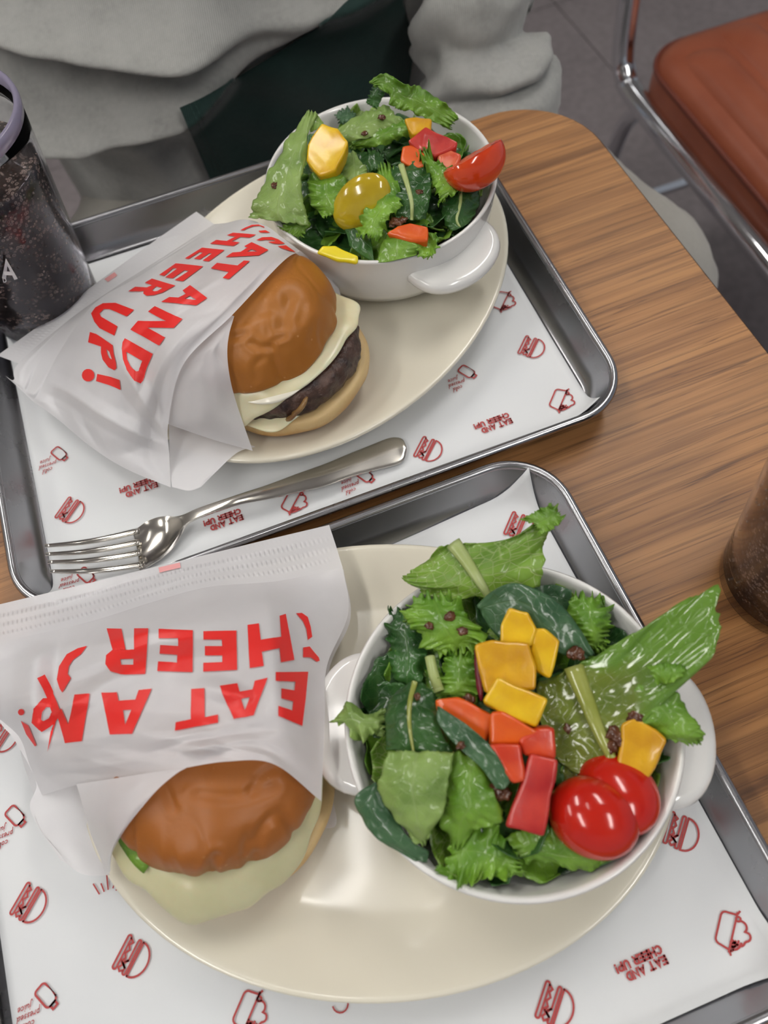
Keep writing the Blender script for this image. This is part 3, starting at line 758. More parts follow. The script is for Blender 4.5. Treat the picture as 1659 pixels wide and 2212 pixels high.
# burger in the farther tray: side with patty shows
b2 = tag(empty('burger', (-.0440, .2950, .0170)), 'burger with golden bun, ivory cheese and dark patty, in the farther tray', 'burger')
b2.rotation_euler = (math.radians(-7), math.radians(-5), .1)
bun_bottom(b2, .0460, .0135, M['bun_low'], 6.0, (.005, -.005))
patty(b2, .0440, .0125, .0310, (.004, -.004))
cheese(b2, .0425, .0335, M['cheese_w'], lambda a: .001+.007*lobe(a, -2.2, .5)+.010*lobe(a, -.02, .25), lambda a: .0015+.0165*lobe(a, -2.25, .55)+.003*lobe(a, .0, .3), 2.3, .0032)
cheese(b2, .0440, .0160, M['cheese_w'], lambda a: -.004+.0105*lobe(a, -1.85, .55), lambda a: .0005+.0015*lobe(a, -1.8, .5), 5.3, .003, 'cheese_pool')
for (a, zz, s) in ((-1.42, .0225, 1.0), (-1.52, .019, .8)):
    t_ = tube('onion_strip', smoothpts([(.047*math.cos(a-.10), .047*math.sin(a-.10), zz-.004), (.0495*math.cos(a), .0495*math.sin(a), zz), (.048*math.cos(a+.12), .048*math.sin(a+.12), zz+.004)], 9), [.0012*s, .0022*s, .0026*s, .0026*s, .0025*s, .0025*s, .0024*s, .002*s, .001*s], 8, M['onion_c'], b2, .6)
t_ = box('onion_bit', -.0035, .0035, -.0016, .0016, -.0014, .0014, M['patty'], b2); bevel(t_, .0006, 2); t_.location = (.0475*math.cos(-2.15), .0475*math.sin(-2.15), .0165); t_.rotation_euler = (.3, -.2, -.4)
bun_top(b2, .0450, .0385, M['bun_b'], 11.7, .18, .0305, 1.0, (-.004, .005),
        [([(497, 731), (529, 721)], .0018, 6), ([(545, 742), (561, 752), (584, 749)], .0020, 6), ([(592, 736), (614, 728)], .0014, 5), ([(626, 650), (612, 680), (611, 700)], .0026, 12), ([(528, 692), (556, 674), (590, 667)], .0022, 10), ([(553, 818), (549, 792), (566, 772)], .0014, 6), ([(655, 660), (650, 690)], .0014, 8), ([(680, 700), (672, 740)], .0012, 8)])
V = []
for i in range(16):
    a = -1.95+.62*i/15; w = math.sin(math.pi*i/15)
    for j in range(5): V.append(((.0468+.0030*w*math.sin(j/4*math.pi))*math.cos(a), (.0468+.003*w*math.sin(j/4*math.pi))*math.sin(a), .0325-.004*w*(j/4-.5)))
mesh('sauce', V, gridfaces(16, 5), M['sauce'], b2); 

# ------------------------------------------------------------------ paper bags
def ctrl(rows, nu, nv, crum=None, seed=0):
    """bicubic sheet through photographed control points (x, y, height)"""
    R = [[Vector(p) for p in r] for r in rows]; V = []; UV = []
    for i in range(nu):
        u = i/(nu-1)
        cols = [curve([R[a][b] for a in range(len(R))], u) for b in range(len(R[0]))]
        for j in range(nv):
            v = j/(nv-1); q = curve(cols, v); p = at(q.x, q.y, q.z)
            if crum:
                ed = min(1, min(u, 1-u, v, 1-v)*9)
                p = CAM+(p-CAM)*(1-crum(u, v, q)*ed/ (p-CAM).length)
            V.append(p); UV.append((u, v))
    return V, gridfaces(nu, nv), UV
def creases(seed, n, amp, wid):
    rnd = random.Random(seed); L = []
    for _ in range(n):
        a = rnd.uniform(0, math.pi); L.append((rnd.random(), rnd.random(), math.cos(a), math.sin(a), rnd.uniform(.08, .3), rnd.uniform(-1, 1)*amp, rnd.uniform(.5, 1.5)*wid))
    def f(u, v, q=None):
        h = 0
        for x, y, c, s, ln, am, wd in L:
            du, dv = u-x, v-y; d = abs(-s*du+c*dv); al = abs(c*du+s*dv)
            if d < wd and al < ln: h += am*(1-d/wd)*(1-(al/ln)**2)
        return h
    return f
def quadprint(name, quads, bvh, m, parent, origin, off=.0005, ed=6):
    return polyprint(name, None, bvh, m, parent, origin, off, ed, quads)
def polyprint(name, loops, bvh, m, parent, origin, off=.00045, ed=6, quads=None):
    """flat print traced as polygons, laid on the paper surface it is printed on"""
    me = bmesh.new(); flat = []
    if quads:
        tr = []
        for q in quads: tr.append(tuple(range(len(flat), len(flat)+len(q)))); flat += q
    else:
        tr = tessellate_polygon([[Vector((x, y, 0)) for x, y in lp] for lp in loops])
        for lp in loops: flat += lp
    vs = [me.verts.new((x, y, 0)) for x, y in flat]
    for t in tr:
        try: me.faces.new([vs[k] for k in t])
        except ValueError: pass
    if quads:
        bmesh.ops.remove_doubles(me, verts=me.verts[:], dist=.01); bmesh.ops.triangulate(me, faces=me.faces[:])
    for _ in range(5):
        es = [e for e in me.edges if e.calc_length() > ed]
        if not es: break
        bmesh.ops.subdivide_edges(me, edges=es, cuts=1); bmesh.ops.triangulate(me, faces=[f for f in me.faces if len(f.verts) > 3])
    me.verts.index_update(); V = []; keep = []
    for v in me.verts:
        d = ray(v.co.x, v.co.y).normalized(); hit, nrm, idx, dist = bvh.ray_cast(CAM, d)
        if hit is None: V.append(Vector((0, 0, 0))); keep.append(False)
        else:
            if nrm.dot(d) > 0: nrm = -nrm
            V.append(hit+nrm*off-d*off*.5-origin); keep.append(True)
    F_ = [tuple(v.index for v in f.verts) for f in me.faces if all(keep[v.index] for v in f.verts)]
    me.free()
    return mesh(name, V, F_, m, parent)
def shift(V, o): return [v-o for v in V]
def glyph_lines(ch, quad):
    """a stroke letter stretched into a photographed quad TL TR BR BL"""
    wd, st = G[ch]; tl, tr, br, bl = [Vector(q) for q in quad]
    def mp(x, y):
        a = bl*(1-x/wd)+br*(x/wd); b = tl*(1-x/wd)+tr*(x/wd); return a*(1-y)+b*y
    out = []
    for ln in st:
        pts = [mp(*p) for p in ln]
        d = []
        for a, b in zip(pts, pts[1:]):
            k = max(1, int((b-a).length/6)); d += [a.lerp(b, i/k) for i in range(k)]
        out.append([tuple(p) for p in d+[pts[-1]]])
    return out
def onto(bvh, origin, off=.0004):
    def f(x, y):
        d = ray(x, y).normalized(); hit, nrm, idx, dist = bvh.ray_cast(CAM, d)
        if hit is None: hit = at(x, y, .04); nrm = -d
        if nrm.dot(d) > 0: nrm = -nrm
        return hit+nrm*off-d*off*.5-origin
    return f

# --- bag in the nearest tray
bagA = tag(empty('paper_bag', (-.095, .10, .018)), 'crumpled white paper bag with red capital letters, nearest the camera', 'bag'); oA = bagA.location.copy()
rowsA = [
 [(-75, 1400, .036), (60, 1374, .038), (200, 1341, .041), (330, 1300, .042), (450, 1268, .042), (600, 1255, .041), (740, 1226, .036)],
 [(-60, 1480, .030), (70, 1450, .046), (200, 1420, .058), (330, 1375, .064), (450, 1352, .065), (595, 1340, .060), (752, 1325, .032)],
 [(-20, 1540, .026), (80, 1520, .047), (205, 1490, .065), (330, 1462, .076), (450, 1452, .077), (585, 1445, .072), (706, 1440, .046)],
 [(33, 1592, .024), (100, 1585, .044), (215, 1570, .066), (340, 1560, .079), (460, 1552, .081), (582, 1548, .079), (702, 1545, .058)],
 [(52, 1655, .022), (112, 1650, .041), (222, 1630, .062), (340, 1612, .079), (460, 1602, .083), (582, 1605, .080), (698, 1640, .062)],
 [(75, 1724, .022), (165, 1696, .045), (282, 1677, .068), (376, 1663, .079), (490, 1645, .082), (592, 1651, .079), (694, 1731, .062)]]
cA = creases(5, 60, .0040, .10)
def crA(u, v, q):
    h = cA(u, v)
    # the long fold on the left, and the tension folds by the seal
    h += .006*max(0, 1-abs((v-.17)-(u-.2)*-.10)/.06)*sstep(0, .15, u)*(1-sstep(.55, .8, u))-.005*max(0, 1-abs((v-.235)-(u-.2)*-.10)/.05)*(1-sstep(.5, .75, u))
    h += .0035*max(0, 1-abs((v-.80)-u*.12)/.07)*(1-sstep(.4, .8, u))
    return h
V, Fc, UV = ctrl(rowsA, 90, 110, crA); frontA = mesh('front_sheet', shift(V, oA), Fc, M['bag'], bagA, uv=UV); bvA = BVHTree.FromPolygons(V, Fc)
# crimped seal
sealA = [[(-75, 1323, .0355), (60, 1291, .036), (190, 1260, .036), (320, 1228, .036), (450, 1197, .036), (580, 1165, .036), (711, 1134, .0355)],
         [(-76, 1362, .036), (60, 1334, .0365), (195, 1300, .037), (325, 1264, .038), (450, 1233, .038), (590, 1210, .038), (726, 1180, .036)], rowsA[0]]
def crimp(u, v, q): return .0007*math.sin(v*520)*max(0, math.sin(u*26))*(1 if .12 < u < .8 else .1)
V, Fc, UV = ctrl(sealA, 40, 420, crimp); o = mesh('seal', shift(V, oA), Fc, M['bag'], bagA, uv=UV); bsA = BVHTree.FromPolygons(V, Fc)
# back sheet with the gusset under it
backA = [[(-70, 1405, .034), (200, 1346, .036), (450, 1273, .036), (742, 1230, .034)],
         [(-40, 1480, .027), (200, 1450, .028), (450, 1400, .028), (757, 1336, .029)],
         [(0, 1560, .0265), (200, 1540, .0265), (450, 1500, .0265), (712, 1444, .028)],
         [(32, 1600, .0262), (200, 1640, .0262), (450, 1650, .0255), (708, 1580, .0265)],
         [(78, 1690, .0262), (200, 1740, .0262), (450, 1740, .0155), (712, 1690, .0225)],
         [(66, 1752, .0262), (130, 1800, .0262), (450, 1800, .0150), (727, 1778, .0200)],
         [(130, 1858, .0262), (215, 1892, .0262), (450, 1840, .0150), (695, 1790, .0200)]]
V, Fc, UV = ctrl(backA, 60, 50, creases(9, 14, .002, .1)); mesh('back_sheet', shift(V, oA), Fc, M['bag'], bagA, uv=UV)
flapA = [[(165, 1694, .050), (282, 1676, .072), (345, 1666, .079), (404, 1658, .083)],
         [(180, 1745, .050), (262, 1720, .071), (318, 1700, .077), (380, 1672, .082)],
         [(195, 1800, .044), (240, 1780, .064), (285, 1755, .073), (340, 1706, .079)],
         [(215, 1850, .034), (236, 1845, .050), (255, 1808, .063), (300, 1752, .074)],
         [(228, 1888, .0275), (238, 1882, .034), (240, 1850, .048), (262, 1800, .066)]]
V, Fc, UV = ctrl(flapA, 30, 30, creases(3, 6, .0015, .1)); mesh('inner_flap', shift(V, oA), Fc, M['bag'], bagA, uv=UV)
cA9 = crop(0, 1120, 2.127)
Q = lambda *p: [cA9(*x) for x in p]
fA = onto(bvA, oA)
LET = [
 [Q((1265, 708), (1413, 706), (1402, 830), (1386, 955), (1278, 908), (1278, 862), (1340, 884), (1344, 842), (1290, 828), (1290, 782), (1350, 792), (1354, 752), (1266, 748))],
 [Q((1010, 772), (1090, 760), (1100, 798), (1160, 788), (1172, 748), (1230, 734), (1165, 905), (1075, 922)), Q((1108, 830), (1146, 823), (1126, 882))],
 [Q((880, 785), (942, 780), (942, 915), (1003, 903), (1003, 940), (805, 978), (808, 940), (878, 925))],
 [Q((468, 800), (540, 798), (548, 838), (625, 833), (640, 788), (700, 783), (610, 988), (508, 992)), Q((568, 882), (606, 880), (578, 950))],
 [Q((345, 812), (415, 806), (380, 1022), (303, 1032), (268, 905), (222, 1072), (235, 980), (285, 870), (318, 945))],
 [Q((1358, 438), (1385, 436), (1412, 455), (1425, 500), (1432, 545), (1412, 560), (1405, 510), (1390, 475))],
 [Q((1390, 595), (1420, 590), (1440, 615), (1462, 640), (1466, 655), (1452, 660), (1425, 640), (1390, 640))],
 [Q((1138, 492), (1190, 485), (1198, 560), (1290, 545), (1283, 450), (1311, 441), (1350, 652), (1288, 663), (1282, 598), (1203, 615), (1212, 680), (1148, 690))],
 [Q((935, 520), (1087, 518), (1090, 698), (935, 706), (935, 665), (1022, 662), (1022, 632), (942, 632), (942, 590), (1022, 590), (1020, 560), (936, 560))],
 [Q((730, 510), (888, 516), (885, 708), (725, 703), (728, 660), (815, 664), (816, 630), (735, 625), (737, 585), (820, 590), (820, 552), (731, 552))],
 [Q((492, 508), (560, 510), (580, 605), (618, 605), (618, 508), (683, 508), (670, 716), (560, 719), (510, 705), (487, 670), (490, 630), (520, 605)), Q((555, 650), (615, 648), (615, 675), (560, 675))]]
for lp in LET: polyprint('printed_letter', lp, bvA, M['print_red'], frontA, oA)
def strokes(lines, wd):
    # strokes as quads in the photograph's plane, to be laid on the paper
    out = []
    for ln in lines:
        g = ribbons('tmp', [ln], wd, lambda x, y: (x, y, 0), None); me_ = g.data
        vs_ = [tuple(v.co[:2]) for v in me_.vertices]; out += [[vs_[k] for k in p.vertices] for p in me_.polygons]
        bpy.data.objects.remove(g); bpy.data.meshes.remove(me_)
    return out
U_ = Q((402, 588), (360, 598), (310, 625), (275, 680), (265, 740), (278, 785), (290, 802), (330, 735), (315, 715), (320, 680), (340, 650), (375, 625))
polyprint('printed_letter', [U_], bvA, M['print_red'], frontA, oA)
quadprint('printed_letter', strokes([Q((193, 738), (212, 775), (238, 830), (262, 885)), Q((240, 848), (205, 848), (176, 880), (170, 930), (195, 955), (240, 928), (265, 888))], 18), bvA, M['print_red'], frontA, oA)
polyprint('printed_letter', [Q((100, 928), (135, 950), (172, 1040), (165, 1046), (125, 990))], bvA, M['print_red'], frontA, oA)
polyprint('printed_letter', [[(cA9(101, 888)[0]+6.8*math.cos(t*.5236), cA9(101, 888)[1]+6.8*math.sin(t*.5236)) for t in range(12)]], bvA, M['print_red'], frontA, oA)
polyprint('seam_mark', [[(343, 1227), (389, 1216), (391, 1227), (345, 1238)]], bsA, M['print_faint'], bagA, oA)

# --- bag in the farther tray
bagB = tag(empty('paper_bag', (-.10, .31, .018)), 'crumpled white paper bag with diagonal red letters, in the farther tray beside the cola', 'bag'); oB = bagB.location.copy()
rowsB = [
 [(487, 482, .052), (530, 474, .064), (575, 488, .070), (612, 515, .073), (648, 542, .070)],
 [(390, 540, .054), (445, 545, .071), (500, 562, .084), (552, 578, .090), (608, 568, .088)],
 [(295, 600, .052), (352, 615, .070), (405, 640, .086), (455, 662, .091), (501, 681, .089)],
 [(202, 657, .048), (255, 685, .064), (310, 715, .078), (355, 750, .082), (397, 786, .078)],
 [(130, 758, .036), (180, 790, .050), (240, 830, .056), (305, 870, .054), (364, 912, .046)],
 [(85, 845, .028), (140, 870, .034), (205, 915, .038), (280, 955, .037), (366, 985, .032)],
 [(70, 866, .024), (125, 906, .025), (200, 968, .025), (275, 1014, .025), (369, 1053, .024)]]
cB = creases(21, 50, .0036, .10)
V, Fc, UV = ctrl(rowsB, 110, 80, lambda u, v, q: cB(u, v)+.006*max(0, 1-abs(u-.60-(v-.5)*.22)/.05)*sstep(.2, .5, v)+.004*max(0, 1-abs(u-.78)/.05))
frontB = mesh('front_sheet', shift(V, oB), Fc, M['bag'], bagB, uv=UV); bvB = BVHTree.FromPolygons(V, Fc)
sideB = [[(462, 484, .036), (475, 483, .044), (487, 482, .052)], [(368, 545, .034), (380, 543, .044), (390, 540, .054)], [(262, 612, .032), (280, 606, .042), (295, 600, .052)],
         [(150, 690, .030), (178, 672, .039), (202, 657, .048)], [(40, 785, .027), (88, 770, .031), (130, 758, .036)], [(30, 820, .026), (60, 832, .027), (85, 845, .028)], [(12, 812, .025), (45, 842, .0245), (70, 866, .024)]]
V, Fc, UV = ctrl(sideB, 60, 24, creases(31, 14, .002, .1)); mesh('side_gusset', shift(V, oB), Fc, M['bag'], bagB, uv=UV)
sealB = [[(424, 457, .030), (462, 484, .036)], [(320, 530, .029), (368, 545, .034)], [(210, 610, .027), (262, 612, .032)], [(100, 692, .026), (150, 690, .030)], [(-6, 768, .025), (40, 785, .027)]]
sealB = [[a, ((a[0]+b[0])/2, (a[1]+b[1])/2, (a[2]+b[2])/2), b] for a, b in sealB]
V, Fc, UV = ctrl(sealB, 260, 20, lambda u, v, q: .0006*math.sin(u*420)*max(0, math.sin(v*20))*(1 if u > .6 else .3)); mesh('seal', shift(V, oB), Fc, M['bag'], bagB, uv=UV); bsB = BVHTree.FromPolygons(V, Fc)
flapB = [[(490, 676, .085), (498, 680, .086), (506, 683, .087)], [(436, 722, .081), (470, 726, .084), (495, 722, .084)], [(380, 778, .074), (440, 775, .078), (491, 762, .079)],
         [(350, 840, .061), (430, 830, .068), (496, 812, .069)], [(350, 905, .043), (435, 905, .050), (510, 868, .053)], [(352, 912, .042), (455, 948, .034), (546, 974, .028)]]
V, Fc, UV = ctrl(flapB, 40, 30, creases(13, 10, .0016, .12)); mesh('inner_flap', shift(V, oB), Fc, M['bag'], bagB, uv=UV)
backB = [[(364, 900, .030), (460, 930, .0275), (552, 965, .0265)], [(366, 960, .0265), (440, 972, .0268), (512, 978, .0268)], [(368, 1020, .0262), (420, 1022, .0262), (468, 1018, .0265)], [(372, 1052, .0262), (408, 1060, .0262), (434, 1052, .0262)]]
V, Fc, UV = ctrl(backB, 24, 24, creases(17, 5, .0012, .15)); mesh('back_sheet', shift(V, oB), Fc, M['bag'], bagB, uv=UV)
collarB = [[(612, 560, .066), (620, 548, .068), (648, 541, .064)], [(650, 568, .058), (668, 562, .056), (690, 575, .050)], [(682, 580, .052), (702, 590, .048), (722, 610, .044)], [(712, 630, .044), (726, 635, .040), (735, 634, .036)], [(728, 690, .036), (738, 690, .034), (745, 702, .030)], [(735, 728, .030), (745, 728, .028), (752, 735, .024)]]
V, Fc, UV = ctrl(collarB, 40, 16); mesh('collar', shift(V, oB), Fc, M['bag'], bagB, uv=UV); 
a_, b_, c4 = crop(400, 450, 5.53), crop(160, 600, 5.53), crop(0, 430, 2.074)
def PP(c, pts): return [c(*p) for p in pts]
allB = [
 [PP(a_, [(660, 270), (715, 240), (800, 205), (880, 202), (945, 228), (950, 242), (890, 218), (820, 222), (740, 250), (710, 270)])],
 [PP(a_, [(875, 278), (960, 270), (1020, 300), (900, 298)])],
 [PP(a_, [(500, 330), (575, 298), (850, 322), (770, 360), (665, 350), (560, 402), (655, 415), (580, 458), (300, 430), (375, 385), (500, 398), (605, 345)])],
 [PP(a_, [(850, 388), (920, 355), (1030, 350), (1110, 378), (1190, 430), (1120, 432), (1060, 390), (960, 385), (900, 394)])],
 [PP(a_, [(985, 408), (1100, 400), (1190, 430), (1130, 436), (1050, 430)])],
 [PP(a_, [(1100, 460), (1200, 450), (1320, 532), (1240, 515), (1160, 488)])],
 [PP(a_, [(705, 462), (795, 412), (995, 505), (880, 572), (485, 592), (570, 535), (665, 528), (748, 475)]), PP(a_, [(742, 527), (795, 497), (868, 525)])],
 [PP(a_, [(310, 725), (385, 660), (628, 692), (705, 632), (775, 638), (525, 853), (450, 838), (525, 768)])],
 [PP(a_, [(0, 605), (205, 477), (475, 505), (285, 643), (212, 632), (325, 548), (290, 545), (180, 618), (108, 610), (215, 540), (175, 530), (45, 612)])],
 [PP(c4, [(715, 342), (790, 290), (912, 304), (822, 371), (785, 366), (848, 325), (828, 322), (775, 358), (742, 353), (795, 315), (778, 312), (738, 347)])],
 [PP(b_, [(650, 170), (735, 115), (875, 122), (938, 97), (850, 67), (935, 17), (1215, 100), (1060, 185), (960, 215), (870, 222), (832, 195), (838, 165), (790, 170)]), PP(b_, [(935, 155), (985, 110), (1060, 130), (1000, 165), (960, 170)])],
 [PP(b_, [(1300, 160), (1390, 95), (1595, 248), (1465, 335), (1045, 295), (1145, 237), (1250, 245), (1340, 200)]), PP(b_, [(1325, 258), (1388, 222), (1470, 272)])],
 [PP(b_, [(890, 410), (970, 345), (1300, 498), (1195, 605), (880, 600), (1095, 715), (1025, 812), (680, 622), (770, 520), (1105, 522)])],
 [PP(b_, [(612, 727), (950, 910), (875, 1080), (830, 1230), (790, 1262), (720, 1230), (640, 1110), (590, 980), (575, 850), (585, 775)]), PP(b_, [(630, 890), (820, 992), (768, 1115), (740, 1120), (680, 1060), (640, 980)])],
 [PP(b_, [(722, 390), (635, 468), (430, 380), (360, 380), (310, 430), (330, 470), (525, 585), (488, 695), (310, 605), (250, 530), (210, 430), (260, 360), (350, 310), (500, 305)])],
 [PP(b_, [(197, 652), (270, 675), (340, 720), (470, 810), (480, 900), (510, 1020), (515, 1080), (490, 1105), (420, 1070), (350, 980), (330, 900), (330, 825), (175, 775)]), PP(b_, [(395, 855), (430, 885), (462, 978), (430, 960), (405, 910)])],
 [PP(b_, [(285, 1150), (450, 1185), (552, 1220), (565, 1338), (420, 1280), (270, 1235)])],
 [PP(b_, [(176+75*math.cos(t*.4488), 1166+75*math.sin(t*.4488)) for t in range(14)])]]
for lp in allB: polyprint('printed_letter', lp, bvB, M['print_red'], frontB, oB)
polyprint('seam_mark', [[(226, 604), (248, 589), (254, 596), (234, 610)]], bsB, M['print_faint'], bagB, oB)

# ------------------------------------------------------------------ salad
def leaf(name, label, cv, secs, m, z=None, ruffle=.0, freq=5, jag=.0, blister=.0008, rib=0, ribmat='stem', seed=0, nu=64, nv=30, thick=.0003, group='salad leaves', catg='leaf', endjag=None):
    """secs: rows of (left, middle, right); each point (x, y[, z]) in photograph crop cv"""
    def P(p, zd): 
        q = cv(p[0], p[1]); return at(q[0], q[1], p[2] if len(p) > 2 else zd)
    zz = z if hasattr(z, '__len__') else [z]*len(secs)
    L = [P(s[0], zd) for s, zd in zip(secs, zz)]; C = [P(s[1], zd) for s, zd in zip(secs, zz)]; R = [P(s[2], zd) for s, zd in zip(secs, zz)]
    o0 = sum(C, Vector())/len(C); sd = Vector((seed*7.3+1.1, seed*3.7, seed*1.9)); V = []; UV = []
    if endjag is None: endjag = jag
    for i in range(nu):
        u = i/(nu-1); l, c, r = curve(L, u), curve(C, u), curve(R, u)
        du = (curve(C, min(1, u+.02))-curve(C, max(0, u-.02)))
        nrm = du.cross(r-l)
        nrm = nrm.normalized() if nrm.length > 1e-9 else Vector((0, 0, 1))
        if nrm.z < 0: nrm = -nrm
        tg = du.normalized() if du.length > 1e-9 else Vector((1, 0, 0))
        def tooth(x): 
            a = noise.noise(Vector((x*freq*1.3, 0, 0))+sd); b = noise.noise(Vector((x*freq*3.7, 5, 0))+sd); c_ = noise.noise(Vector((x*freq*8.1, 9, 0))+sd); return a*.9+b*.6+c_*.35
        for j in range(nv):
            v = 2*j/(nv-1)-1
            vv = v*(1+jag*tooth(u*2+(3 if v > 0 else 0))*abs(v)**4)
            p = l*(vv*(vv-1)/2)+c*(1-vv*vv)+r*(vv*(vv+1)/2)
            e = abs(v)**2.2
            ph = 6.283*freq*u+(1.7 if v > 0 else 0)+seed+2.0*noise.noise(Vector((u*3, v, seed)))
            sv = 4.0 if v > 0 else 0.0; h = ruffle*e*(.45*math.sin(ph)+2.0*noise.noise(Vector((u*freq*1.7, sv+v*.8, seed*2.0)))+1.2*noise.noise(Vector((u*freq*4.1, sv+v*1.5, seed*3.0))))
            eu = abs(2*u-1)**10
            h += ruffle*.6*eu*math.sin(v*freq*2.6+seed)
            p = p+nrm*h+tg*(endjag*.012*eu*(1 if u > .5 else -1)*tooth(v*1.3+9))
            p = p+nrm*(blister*(noise.noise(p*140+sd)+.6*noise.noise(p*320+sd)))
            V.append(p-o0); UV.append((u, v*.5+.5))
    o = mesh(name, V, gridfaces(nu, nv), M[m], None, uv=UV); o.location = o0; solid(o, thick, 0)
    tag(o, label, catg, group)
    if rib:
        pts = [curve(C, k/15)-o0 for k in range(16)]
        nn = []
        for k in range(16):
            du = curve(C, min(1, k/15+.03))-curve(C, max(0, k/15-.03)); x = du.cross(curve(R, k/15)-curve(L, k/15)); x.normalize(); nn.append(x if x.z > 0 else -x)
        tube('midrib', [p+n_*rib*.25 for p, n_ in zip(pts, nn)], [rib*(1-.55*k/15) for k in range(16)], 10, M[ribmat], o, .6)
    return o
def chunk(name, label, cv, quad, zt, th, m, lean=(0, 0), catg='pepper', group='diced pepper', bev=.0016, bulge=.0012, seed=0):
    """diced piece: photographed top outline (any corner count), real thickness below it, rounded edges"""
    n = len(quad); zs = zt if hasattr(zt, '__len__') else [zt]*n
    gx = sum(q[0] for q in quad)/n; gy = sum(q[1] for q in quad)/n
    top = [at(*cv(gx+(x-gx)*1.05, gy+(y-gy)*1.05), z) for (x, y), z in zip(quad, zs)]
    c = sum(top, Vector())/n
    nr = (top[1]-top[0]).cross(top[2]-top[0]).normalized(); nr = nr if nr.z > 0 else -nr
    ln = Vector((lean[0], lean[1], 0))
    bot = [c+(p-c)*(.90+.12*noise.noise(Vector((seed, k_, 1))))-nr*th*1.35+ln for k_, p in enumerate(top)]
    V = [p-c for p in top]+[p-c for p in bot]
    f = [tuple(range(n)), tuple(range(2*n-1, n-1, -1))]+[(i, n+i, n+(i+1) % n, (i+1) % n) for i in range(n)]
    bm = bmesh.new(); vs = [bm.verts.new(v) for v in V]
    for q in f: bm.faces.new([vs[k] for k in q])
    bmesh.ops.recalc_face_normals(bm, faces=bm.faces)
    bmesh.ops.bevel(bm, geom=bm.edges[:]+bm.verts[:], offset=bev, segments=3, affect='EDGES', profile=.6, clamp_overlap=True)
    bmesh.ops.triangulate(bm, faces=[f_ for f_ in bm.faces if len(f_.verts) > 4])
    bmesh.ops.subdivide_edges(bm, edges=[e for e in bm.edges if e.calc_length() > .003], cuts=2, use_grid_fill=True)
    for v in bm.verts: v.co += v.co.normalized()*bulge*noise.noise(v.co*110+Vector((seed, 0, 0)))
    me = bpy.data.meshes.new(name); bm.to_mesh(me); bm.free(); me.polygons.foreach_set('use_smooth', [True]*len(me.polygons)); me.materials.append(M[m])
    o = bpy.data.objects.new(name, me); COL.objects.link(o); o.location = c
    return tag(o, label, catg, group)
def tomato_half(label, c, rx, ry, rz, dome, twist, skin, scar=None, group='tomato halves'):
    """half a cherry tomato: domed skin plus cut face, dome pointing along `dome`"""
    r = empty('tomato_half', c); d = Vector(dome).normalized()
    r.rotation_mode = 'QUATERNION'; r.rotation_quaternion = d.to_track_quat('Z', 'Y') @ Matrix.Rotation(twist, 3, 'Z').to_quaternion()
    prof = [(math.sin(t*math.pi/2/14)**.95, math.cos(t*math.pi/2/14)) for t in range(15)]
    V = []
    for i in range(48):
        a = 6.2832*i/48
        for s, z in prof+[(1.0, -.12), (.97, -.2)]: V.append((s*rx*math.cos(a), s*ry*math.sin(a), z*rz))
    mesh('skin', V, gridfaces(48, 17, True), M[skin], r)
    V = []
    for i in range(48):
        a = 6.2832*i/48
        for k in range(7):
            s = .985*k/6; V.append((s*rx*math.cos(a), s*ry*math.sin(a), -.2*rz-.0006*math.sin(k*1.6)-.0006*noise.noise(Vector((s*math.cos(a)*4, s*math.sin(a)*4, 1)))))
    mesh('cut_flesh', V, [tuple(reversed(q)) for q in gridfaces(48, 7, True)], M['tflesh'], r)
    if scar:
        s = lathe('stem_scar', [(0, .0005), (.0009, .0006), (.0014, .0002), (.0016, -.0004)], 14, M['scar'], r); s.location = scar[0]; s.rotation_mode = 'QUATERNION'; s.rotation_quaternion = Vector(scar[1]).to_track_quat('Z', 'Y')
    return tag(r, label, 'tomato', group)
def relish(cv, x, y, z, s, seed, label):
    bm = bmesh.new(); bmesh.ops.create_icosphere(bm, subdivisions=3, radius=1)
    for v in bm.verts:
        k = 1+.55*noise.noise(v.co*1.6+Vector((seed*3, 0, 0)))+.2*noise.noise(v.co*4+Vector((seed, 0, 0))); v.co = Vector((v.co.x*s*1.3*k, v.co.y*s*k, v.co.z*s*.55*k))
    me = bpy.data.meshes.new('onion_relish'); bm.to_mesh(me); bm.free(); me.polygons.foreach_set('use_smooth', [True]*len(me.polygons)); me.materials.append(M['relish'])
    o = bpy.data.objects.new('onion_relish', me); COL.objects.link(o); o.location = at(*cv(x, y), z); o.rotation_euler = (0, 0, seed); tag(o, label, 'relish', 'specks of onion relish'); return o

K = crop(680, 1050, 1.803)      # near bowl
